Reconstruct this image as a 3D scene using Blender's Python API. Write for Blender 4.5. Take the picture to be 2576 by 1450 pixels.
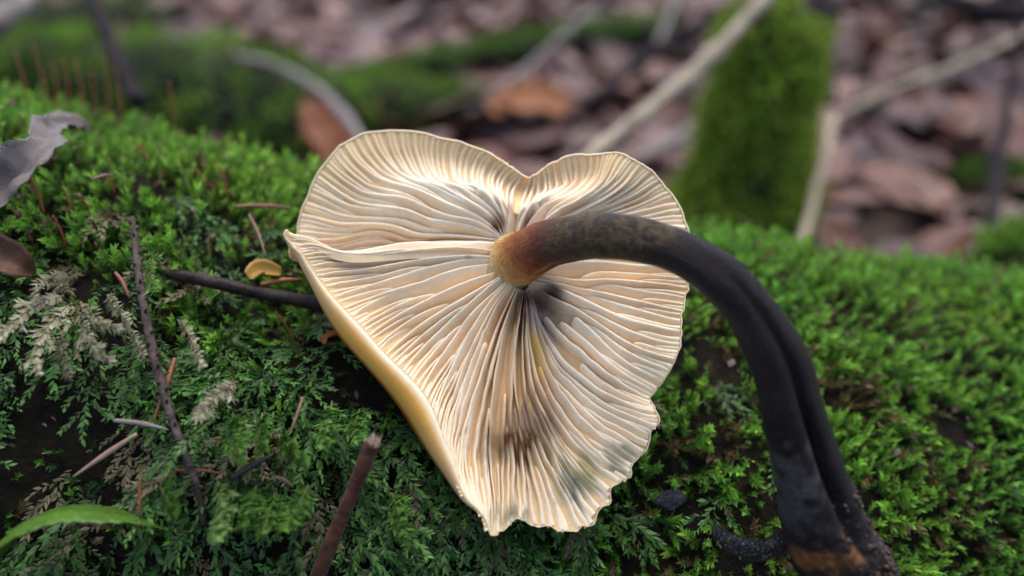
import bpy, math
import numpy as np
from mathutils import Vector, Euler, Matrix
from mathutils.bvhtree import BVHTree

# ---------------------------------------------------------------- clear
for o in list(bpy.data.objects):
    bpy.data.objects.remove(o)
SC = bpy.context.scene
COL = SC.collection
CM = 0.01                      # all lengths below are centimetres
rng = np.random.default_rng(11)

# ---------------------------------------------------------------- camera
PITCH = math.radians(32.0)
CAMZ = 22.0                    # cm above the forest floor
FPX = 2020.0                   # focal length in pixels of a 2576 px wide frame
cam_d = bpy.data.cameras.new("camera")
cam = bpy.data.objects.new("camera", cam_d)
COL.objects.link(cam)
cam.location = (0, 0, CAMZ * CM)
cam.rotation_euler = (math.pi / 2 - PITCH, 0, 0)
cam_d.sensor_width = 36.0
cam_d.lens = 36.0 * FPX / 2576.0
cam_d.clip_start = 0.005
cam_d.clip_end = 500.0
cam_d.dof.use_dof = True
cam_d.dof.focus_distance = 0.130
cam_d.dof.aperture_fstop = 6.6
cam_d.dof.aperture_blades = 0
SC.camera = cam

# ---------------------------------------------------------------- sky, sun, exposure
SUN_EL, SUN_AZ = math.radians(72), math.radians(15)     # azimuth: 0 = ahead of the camera (+Y), negative = left
world = bpy.data.worlds.new("World")
SC.world = world
world.use_nodes = True
wn = world.node_tree.nodes
wl = world.node_tree.links
wn.clear()
w_out = wn.new("ShaderNodeOutputWorld")
w_bg = wn.new("ShaderNodeBackground")
w_sky = wn.new("ShaderNodeTexSky")
w_sky.sky_type = 'NISHITA'
w_sky.sun_disc = False
w_sky.sun_elevation = SUN_EL
w_sky.sun_rotation = SUN_AZ
w_sky.air_density = 1.0
w_sky.dust_density = 4.0
w_sky.ozone_density = 1.0
w_hsv = wn.new("ShaderNodeHueSaturation")       # overcast: the sky is greyer than a clear one
w_hsv.inputs["Saturation"].default_value = 0.95
w_bg.inputs["Strength"].default_value = 0.15
wl.new(w_sky.outputs[0], w_hsv.inputs["Color"])
wl.new(w_hsv.outputs[0], w_bg.inputs["Color"])
wl.new(w_bg.outputs[0], w_out.inputs[0])
sun_d = bpy.data.lights.new("sun", 'SUN')
sun_d.energy = 0.8
sun_d.angle = math.radians(60)
sun_d.color = (1.0, 0.99, 0.97)
sun = bpy.data.objects.new("sun", sun_d)
COL.objects.link(sun)
sd = Vector((math.sin(SUN_AZ) * math.cos(SUN_EL), math.cos(SUN_AZ) * math.cos(SUN_EL), math.sin(SUN_EL)))
sun.rotation_euler = sd.to_track_quat('Z', 'Y').to_euler()
SC.view_settings.view_transform = 'Standard'
SC.view_settings.look = 'None'
SC.view_settings.gamma = 1.0
SC.view_settings.use_curve_mapping = False
SC.view_settings.exposure = 1.2
SC.render.engine = 'CYCLES'
SC.cycles.max_bounces = 14
SC.cycles.diffuse_bounces = 12
SC.cycles.glossy_bounces = 2
SC.cycles.transmission_bounces = 4
SC.cycles.transparent_max_bounces = 4
SC.cycles.use_denoising = True
SC.cycles.sample_clamp_indirect = 6.0

# ---------------------------------------------------------------- helpers
CP, SP = math.cos(PITCH), math.sin(PITCH)
FWD = np.array([0, CP, -SP]); UPV = np.array([0, SP, CP]); RGT = np.array([1.0, 0, 0])
CAM = np.array([0, 0, CAMZ])
K = 3840.0 / 2576.0


def P(x, y, d):
    """Point (cm) seen at x, y of the 2576 x 1450 frame at depth d cm."""
    x = np.asarray(x, float)[..., None]; y = np.asarray(y, float)[..., None]; d = np.asarray(d, float)[..., None]
    return CAM + d * (FWD + (x - 1288) / FPX * RGT - (y - 725) / FPX * UPV)


def PS(x, y, d):
    return P(np.asarray(x, float) / K, np.asarray(y, float) / K, d)


def proj(p):
    q = np.asarray(p, float) - CAM
    d = q @ FWD
    return 1288 + FPX * (q @ RGT) / d, 725 - FPX * (q @ UPV) / d, d


def nrm(v):
    return v / np.maximum(np.linalg.norm(v, axis=-1, keepdims=True), 1e-9)


def _h(i, j, k, s):
    n = (i * 73856093) ^ (j * 19349663) ^ (k * 83492791) ^ (s * 2654435)
    n = (n ^ (n >> 13)) * 1274126177
    n = n ^ (n >> 16)
    return (n & 0xFFFF) / 65535.0


def vn(p, scale=1.0, seed=0, octv=1):
    """Value noise, -1..1, vectorised."""
    p = np.asarray(p, float)
    tot = np.zeros(p.shape[:-1]); amp = 1.0; nor = 0
    for o in range(octv):
        q = p * scale * (2 ** o) + 100.0
        i = np.floor(q).astype(np.int64); f = q - i
        f = f * f * (3 - 2 * f)
        r = 0
        for a in (0, 1):
            for b in (0, 1):
                for c in (0, 1):
                    w = (f[..., 0] if a else 1 - f[..., 0]) * (f[..., 1] if b else 1 - f[..., 1]) * (f[..., 2] if c else 1 - f[..., 2])
                    r = r + w * _h(i[..., 0] + a, i[..., 1] + b, i[..., 2] + c, seed + o * 17)
        tot += amp * (2 * r - 1); nor += amp; amp *= 0.5
    return tot / nor


def mesh_np(name, v, faces, col=None, uv=None, smooth=True):
    """v (N,3) metres; faces (M,3) or (M,4) int array."""
    v = np.ascontiguousarray(v, np.float32); faces = np.ascontiguousarray(faces, np.int32)
    me = bpy.data.meshes.new(name)
    n = faces.shape[1]
    me.vertices.add(len(v)); me.vertices.foreach_set("co", v.ravel())
    me.loops.add(faces.size); me.loops.foreach_set("vertex_index", faces.ravel())
    me.polygons.add(len(faces))
    me.polygons.foreach_set("loop_start", np.arange(0, faces.size, n, dtype=np.int32))
    me.polygons.foreach_set("use_smooth", np.full(len(faces), smooth))
    me.update(calc_edges=True)
    if col is not None:
        c = np.ones((len(v), 4), np.float32); c[:, :3] = col
        a = me.color_attributes.new("Col", 'FLOAT_COLOR', 'POINT'); a.data.foreach_set("color", c.ravel())
    if uv is not None:
        l = me.uv_layers.new(name="UVMap")
        l.data.foreach_set("uv", np.ascontiguousarray(uv[faces.ravel()], np.float32).ravel())
    return me


def mk(name, v, faces, mat, parent=None, org=None, col=None, uv=None, smooth=True):
    """One mesh object from cm coordinates; org = its origin in cm (world)."""
    v = np.asarray(v, float)
    o_w = np.asarray(org, float) if org is not None else np.zeros(3)
    me = mesh_np(name, (v - o_w) * CM, faces, col, uv, smooth)
    me.materials.append(mat)
    ob = bpy.data.objects.new(name, me)
    COL.objects.link(ob)
    if parent is not None:
        ob.parent = parent          # parent sits at org, the child has no offset of its own
    else:
        ob.location = o_w * CM
    return ob


def empty(name, org):
    e = bpy.data.objects.new(name, None)
    COL.objects.link(e)
    e.location = np.asarray(org) * CM
    e.empty_display_size = 0.01
    return e


def tag(o, label=None, cat=None, group=None, kind=None):
    if label: o["label"] = label
    if cat: o["category"] = cat
    if group: o["group"] = group
    if kind: o["kind"] = kind
    return o


def grid_faces(nu, nr, closed_u=False, flip=False):
    a = np.arange(nu if closed_u else nu - 1)[:, None]; b = np.arange(nr - 1)[None, :]
    a2 = (a + 1) % nu
    q = np.stack([a * nr + b, a2 * nr + b, a2 * nr + b + 1, a * nr + b + 1], -1).reshape(-1, 4)
    return q[:, ::-1] if flip else q


def spline(pts, n, closed=False):
    """Catmull-Rom through pts (M,D) -> n samples, roughly even in length."""
    pts = np.asarray(pts, float); m = len(pts)
    k = 16
    if closed:
        ext = np.vstack([pts[-1:], pts, pts[:2]]); segs = m
    else:
        ext = np.vstack([2 * pts[:1] - pts[1:2], pts, 2 * pts[-1:] - pts[-2:-1]]); segs = m - 1
    t = np.linspace(0, 1, k, endpoint=False)[:, None]
    out = []
    for i in range(segs):
        p0, p1, p2, p3 = ext[i:i + 4]
        out.append(0.5 * (2 * p1 + (p2 - p0) * t + (2 * p0 - 5 * p1 + 4 * p2 - p3) * t ** 2 + (3 * p1 - p0 - 3 * p2 + p3) * t ** 3))
    out.append(pts[:1] if closed else pts[-1:])
    c = np.vstack(out)
    s = np.concatenate([[0], np.cumsum(np.linalg.norm(np.diff(c[:, :3], axis=0), axis=1))])
    q = np.linspace(0, s[-1], n)
    return np.stack([np.interp(q, s, c[:, j]) for j in range(c.shape[1])], 1)


def frames(c, up):
    """Tangent, side and 'towards up' vectors along a polyline."""
    t = nrm(np.gradient(c, axis=0))
    s = nrm(np.cross(t, up)); u = np.cross(s, t)
    return t, s, u


def tube(c, r, nphi=10, up=(0, 0, 1), rough=0.0, rs=3.0, seed=0, caps=True, rfun=None):
    """Tube round polyline c with radii r; returns verts, quad faces (caps collapse to points)."""
    c = np.asarray(c, float); n = len(c)
    t, s, u = frames(c, np.asarray(up, float))
    ph = np.linspace(0, 2 * np.pi, nphi, endpoint=False)
    rr = np.broadcast_to(np.asarray(r, float)[:, None], (n, nphi)).copy()
    if rfun is not None:
        rr = rr * rfun(np.linspace(0, 1, n)[:, None], ph[None, :])
    dirs = np.cos(ph)[None, :, None] * u[:, None] + np.sin(ph)[None, :, None] * s[:, None]
    v = c[:, None] + rr[..., None] * dirs
    if rough:
        v = v + dirs * (rough * rr * vn(v, rs, seed, 2))[..., None]
    if caps:
        v = np.concatenate([np.repeat(c[:1, None], nphi, 1), v, np.repeat(c[-1:, None], nphi, 1)], 0)
        n += 2
    f = []
    a = np.arange(n - 1)[:, None]; b = np.arange(nphi)[None, :]; b2 = (b + 1) % nphi
    f = np.stack([a * nphi + b, a * nphi + b2, (a + 1) * nphi + b2, (a + 1) * nphi + b], -1).reshape(-1, 4)
    return v.reshape(-1, 3), f


# ---------------------------------------------------------------- materials
def new_mat(name):
    m = bpy.data.materials.new(name); m.use_nodes = True
    nt = m.node_tree; nt.nodes.clear()
    out = nt.nodes.new("ShaderNodeOutputMaterial")
    b = nt.nodes.new("ShaderNodeBsdfPrincipled")
    nt.links.new(b.outputs[0], out.inputs[0])
    return m, nt, b, out


def mix_col(nt, a, b, fac, mode='MIX'):
    n = nt.nodes.new("ShaderNodeMix"); n.data_type = 'RGBA'; n.blend_type = mode
    for sock, val in ((n.inputs[0], fac), (n.inputs[6], a), (n.inputs[7], b)):
        if hasattr(val, "is_output"):
            nt.links.new(val, sock)
        elif isinstance(val, (int, float)):
            sock.default_value = val
        else:
            sock.default_value = (*val, 1)
    return n.outputs[2]


def noise(nt, scale, detail=4, rough=0.6, vec=None, dist=0.0):
    n = nt.nodes.new("ShaderNodeTexNoise")
    n.inputs["Scale"].default_value = scale; n.inputs["Detail"].default_value = detail
    n.inputs["Roughness"].default_value = rough; n.inputs["Distortion"].default_value = dist
    if vec is None:
        tc = nt.nodes.new("ShaderNodeTexCoord"); vec = tc.outputs["Object"]
    nt.links.new(vec, n.inputs["Vector"])
    return n.outputs["Fac"]


def ramp(nt, fac, stops):
    r = nt.nodes.new("ShaderNodeValToRGB")
    el = r.color_ramp.elements
    while len(el) < len(stops):
        el.new(0.5)
    for e, (p, c) in zip(el, stops):
        e.position = p
        e.color = (c, c, c, 1) if isinstance(c, (int, float)) else (*c, 1)
    nt.links.new(fac, r.inputs[0])
    return r.outputs[0]


def bump(nt, b, h, strength, dist):
    n = nt.nodes.new("ShaderNodeBump")
    n.inputs["Strength"].default_value = strength; n.inputs["Distance"].default_value = dist
    nt.links.new(h, n.inputs["Height"]); nt.links.new(n.outputs[0], b.inputs["Normal"])
    return n


def attr(nt, name="Col"):
    a = nt.nodes.new("ShaderNodeAttribute"); a.attribute_name = name
    return a.outputs["Color"]


def mat_flesh(name, sss, rough, scl=0.002):
    m, nt, b, out = new_mat(name)
    c = attr(nt)
    f = noise(nt, 900, 3, 0.6)
    c2 = mix_col(nt, c, ramp(nt, f, [(0.35, 0.86), (0.65, 1.0)]), 0.5, 'MULTIPLY')
    nt.links.new(c2, b.inputs["Base Color"])
    b.inputs["Subsurface Weight"].default_value = sss
    b.inputs["Subsurface Radius"].default_value = (1.0, 0.62, 0.30)
    b.inputs["Subsurface Scale"].default_value = scl
    b.inputs["Roughness"].default_value = rough
    b.inputs["Specular IOR Level"].default_value = 0.02
    bump(nt, b, noise(nt, 1500, 3, 0.6), 0.15, 0.0003)
    t = nt.nodes.new("ShaderNodeBsdfTranslucent"); nt.links.new(c2, t.inputs["Color"])     # thin flesh lets light through
    mx = nt.nodes.new("ShaderNodeMixShader"); mx.inputs[0].default_value = 0.22
    nt.links.new(b.outputs[0], mx.inputs[1]); nt.links.new(t.outputs[0], mx.inputs[2]); nt.links.new(mx.outputs[0], out.inputs[0])
    return m


def mat_plain(name, c1, c2, scale, rough=0.8, bstr=0.5, bdist=0.001, spec=0.3, stretch=None, sheen=0.0):
    m, nt, b, out = new_mat(name)
    vec = None
    if stretch:
        tc = nt.nodes.new("ShaderNodeTexCoord"); mp = nt.nodes.new("ShaderNodeMapping")
        mp.inputs["Scale"].default_value = stretch
        nt.links.new(tc.outputs["UV"], mp.inputs[0]); vec = mp.outputs[0]
    f = noise(nt, scale, 6, 0.65, vec)
    c = mix_col(nt, c1, c2, ramp(nt, f, [(0.3, 0.0), (0.7, 1.0)]))
    nt.links.new(c, b.inputs["Base Color"])
    b.inputs["Roughness"].default_value = rough
    b.inputs["Specular IOR Level"].default_value = spec
    if sheen:
        b.inputs["Sheen Weight"].default_value = sheen
    bump(nt, b, f, bstr, bdist)
    return m


def mat_vcol(name, rough=0.6, spec=0.3, transl=0.0, sss=0.0, var=0.25, scale=600, bstr=0.3, bdist=0.0005, objrand=False, coat=0.0):
    m, nt, b, out = new_mat(name)
    c = attr(nt)
    f = noise(nt, scale, 4, 0.6)
    c = mix_col(nt, c, ramp(nt, f, [(0.3, 1 - var), (0.7, 1.0)]), 1.0, 'MULTIPLY')
    if objrand:
        oi = nt.nodes.new("ShaderNodeObjectInfo")
        rc = ramp(nt, oi.outputs["Random"], objrand)
        c = mix_col(nt, c, rc, 1.0, 'MULTIPLY')
    nt.links.new(c, b.inputs["Base Color"])
    b.inputs["Roughness"].default_value = rough
    b.inputs["Specular IOR Level"].default_value = spec
    b.inputs["Coat Weight"].default_value = coat
    if bstr:
        bump(nt, b, f, bstr, bdist)
    if transl:
        t = nt.nodes.new("ShaderNodeBsdfTranslucent")
        nt.links.new(c, t.inputs["Color"])
        mx = nt.nodes.new("ShaderNodeMixShader"); mx.inputs[0].default_value = transl
        nt.links.new(b.outputs[0], mx.inputs[1]); nt.links.new(t.outputs[0], mx.inputs[2])
        nt.links.new(mx.outputs[0], out.inputs[0])
    return m


M_GILL = mat_flesh("gill_flesh", 0.3, 0.65, 0.0005)
M_CAP = mat_flesh("cap_flesh", 0.25, 0.5, 0.002)
M_MOSS = mat_vcol("moss_leaf", 0.42, 0.35, 0.38, var=0.12, scale=300, bstr=0)
M_DRYMOSS = mat_vcol("dry_moss_leaf", 0.6, 0.3, 0.25, var=0.15, scale=300, bstr=0)
M_FARMOSS = mat_vcol("distant_moss", 0.8, 0.2, 0.2, var=0.4, scale=120, bstr=0)
M_LOG = mat_plain("rotten_bark", (0.004, 0.004, 0.004), (0.020, 0.016, 0.010), 160, 0.8, 1.0, 0.003, 0.05)
M_SOIL = mat_plain("forest_soil", (0.012, 0.008, 0.006), (0.05, 0.03, 0.02), 60, 0.9, 0.8, 0.01)
M_LITTER = mat_vcol("dead_leaf_mass", 0.42, 0.35, 0.08, var=0.6, scale=90, bstr=0.5, bdist=0.004)
M_LEAF = mat_vcol("dead_leaf", 0.42, 0.35, 0.08, var=0.6, scale=90, bstr=0.5, bdist=0.004,
                  objrand=[(0.0, (1.0, 0.62, 0.42)), (0.25, (1.0, 0.85, 0.85)), (0.4, (0.30, 0.20, 0.18)), (0.55, (0.75, 0.5, 0.42)),
                           (0.7, (1.2, 1.2, 1.35)), (0.82, (0.7, 0.7, 0.8)), (0.9, (0.25, 0.17, 0.15)), (1.0, (1.1, 0.75, 0.5))])
M_DARKTWIG = mat_plain("dark_wet_bark", (0.005, 0.004, 0.004), (0.030, 0.020, 0.016), 250, 0.45, 0.8, 0.001, 0.15)
M_BROWNTWIG = mat_plain("brown_hairy_bark", (0.022, 0.008, 0.005), (0.10, 0.040, 0.022), 700, 0.85, 0.9, 0.0008, 0.1, sheen=0.08)
M_GREYTWIG = mat_plain("grey_brown_bark", (0.03, 0.022, 0.02), (0.11, 0.085, 0.075), 500, 0.85, 0.8, 0.001, 0.1)
M_PALEWOOD = mat_plain("pale_dry_wood", (0.15, 0.12, 0.085), (0.34, 0.29, 0.21), 80, 0.75, 0.5, 0.002)
M_GREYWOOD = mat_plain("grey_dry_wood", (0.09, 0.075, 0.07), (0.22, 0.195, 0.18), 80, 0.75, 0.5, 0.002)
M_DARKBARK = mat_plain("dark_bark", (0.010, 0.009, 0.010), (0.035, 0.03, 0.032), 60, 0.85, 0.8, 0.004, 0.05)
M_SPLINT = mat_plain("fresh_splinter_wood", (0.28, 0.20, 0.13), (0.5, 0.4, 0.3), 900, 0.8, 0.6, 0.0006)

# ================================================================ SETTING
# ---------------------------------------------------------------- ground
gx = np.concatenate([-np.geomspace(60, 0.4, 30)[:-1] * 100, np.linspace(-0.4, 0.4, 9) * 100, np.geomspace(0.4, 60, 30)[1:] * 100])
GXX, GYY = np.meshgrid(gx, gx + 100, indexing='ij')
gp = np.stack([GXX, GYY, np.zeros_like(GXX)], -1)
gz = 1.6 * vn(gp, 0.02, 5, 3) + np.clip((np.hypot(GXX, GYY - 60) - 350) / 800, 0, 4) * 25 * (0.5 + 0.5 * vn(gp, 0.002, 9, 2))
gp[..., 2] = gz
ground = mk("ground", gp.reshape(-1, 3), grid_faces(len(gx), len(gx), flip=True), M_SOIL)
tag(ground, kind="structure")

# ---------------------------------------------------------------- fallen log
LOG_D, LOG_R = 20.9, 7.1
LOG_CY = LOG_D * math.cos(math.radians(45)); LOG_CZ = CAMZ - LOG_D * math.sin(math.radians(45)) - 0.8


def log_axis_z(x):
    return LOG_CZ - 0.18 * x + 0.0050 * np.clip(x, -16, 0) ** 2


def log_point(x, th):
    """th: 0 = facing the camera horizontally, pi/2 = top."""
    x = np.asarray(x, float); th = np.asarray(th, float)
    q = np.stack([x, -np.cos(th) * LOG_R, np.sin(th) * LOG_R], -1)
    r = LOG_R + 0.55 * vn(q, 0.22, 3, 2) + 0.30 * vn(q, 0.7, 4, 2)
    r = r + 0.9 * np.exp(-((x - 5.4) / 2.2) ** 2 - ((th - 0.55) / 0.25) ** 2)
    return np.stack([x, LOG_CY - r * np.cos(th), log_axis_z(x) + r * np.sin(th)], -1)


lx = np.linspace(-45, 45, 271); lt = np.linspace(-1.2, math.pi + 1.2, 120)
LX, LT = np.meshgrid(lx, lt, indexing='ij')
LP = log_point(LX, LT)
lf = grid_faces(len(lx), len(lt), flip=True)
LOG_ORG = log_point(0.0, math.pi / 2) * np.array([1, 1, 0])
fallen_log = mk("fallen_log", LP.reshape(-1, 3), lf, M_LOG, org=LOG_ORG)
tag(fallen_log, "thick rotten log under the moss, the mushroom lies on it", "log")
LOG_BVH = BVHTree.FromPolygons([tuple(p) for p in LP.reshape(-1, 3)], [tuple(int(i) for i in q) for q in lf])


def hit(x, y):
    """Where the sight line through x, y of the 2576 frame meets the log: point, outward normal."""
    d = P(x, y, 1.0) - CAM
    loc, nor, idx, dist = LOG_BVH.ray_cast(Vector(CAM), Vector(d).normalized())
    if loc is None:                    # just over the crest: take the crest itself
        return hit(x, y + 8)
    n = np.array(nor)
    loc = np.array(loc)
    c = np.array([loc[0], LOG_CY, log_axis_z(loc[0])])
    if n @ (loc - c) < 0:
        n = -n
    return loc, n


def on_log(pts, lift):
    """Points lying `lift` cm above the log where the given sight lines meet it."""
    out = []
    lift = np.broadcast_to(lift, (len(pts),))
    for (x, y), l in zip(pts, lift):
        h = hit(x, y)
        q = h[0].copy(); v = nrm(CAM - q)
        for _ in range(80):                 # come forward until the point clears the bark by `lift`
            n_ = LOG_BVH.find_nearest(Vector(q))
            if n_[3] >= l:
                break
            q = q + v * .05
        out.append(q)
    return np.array(out)



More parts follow.
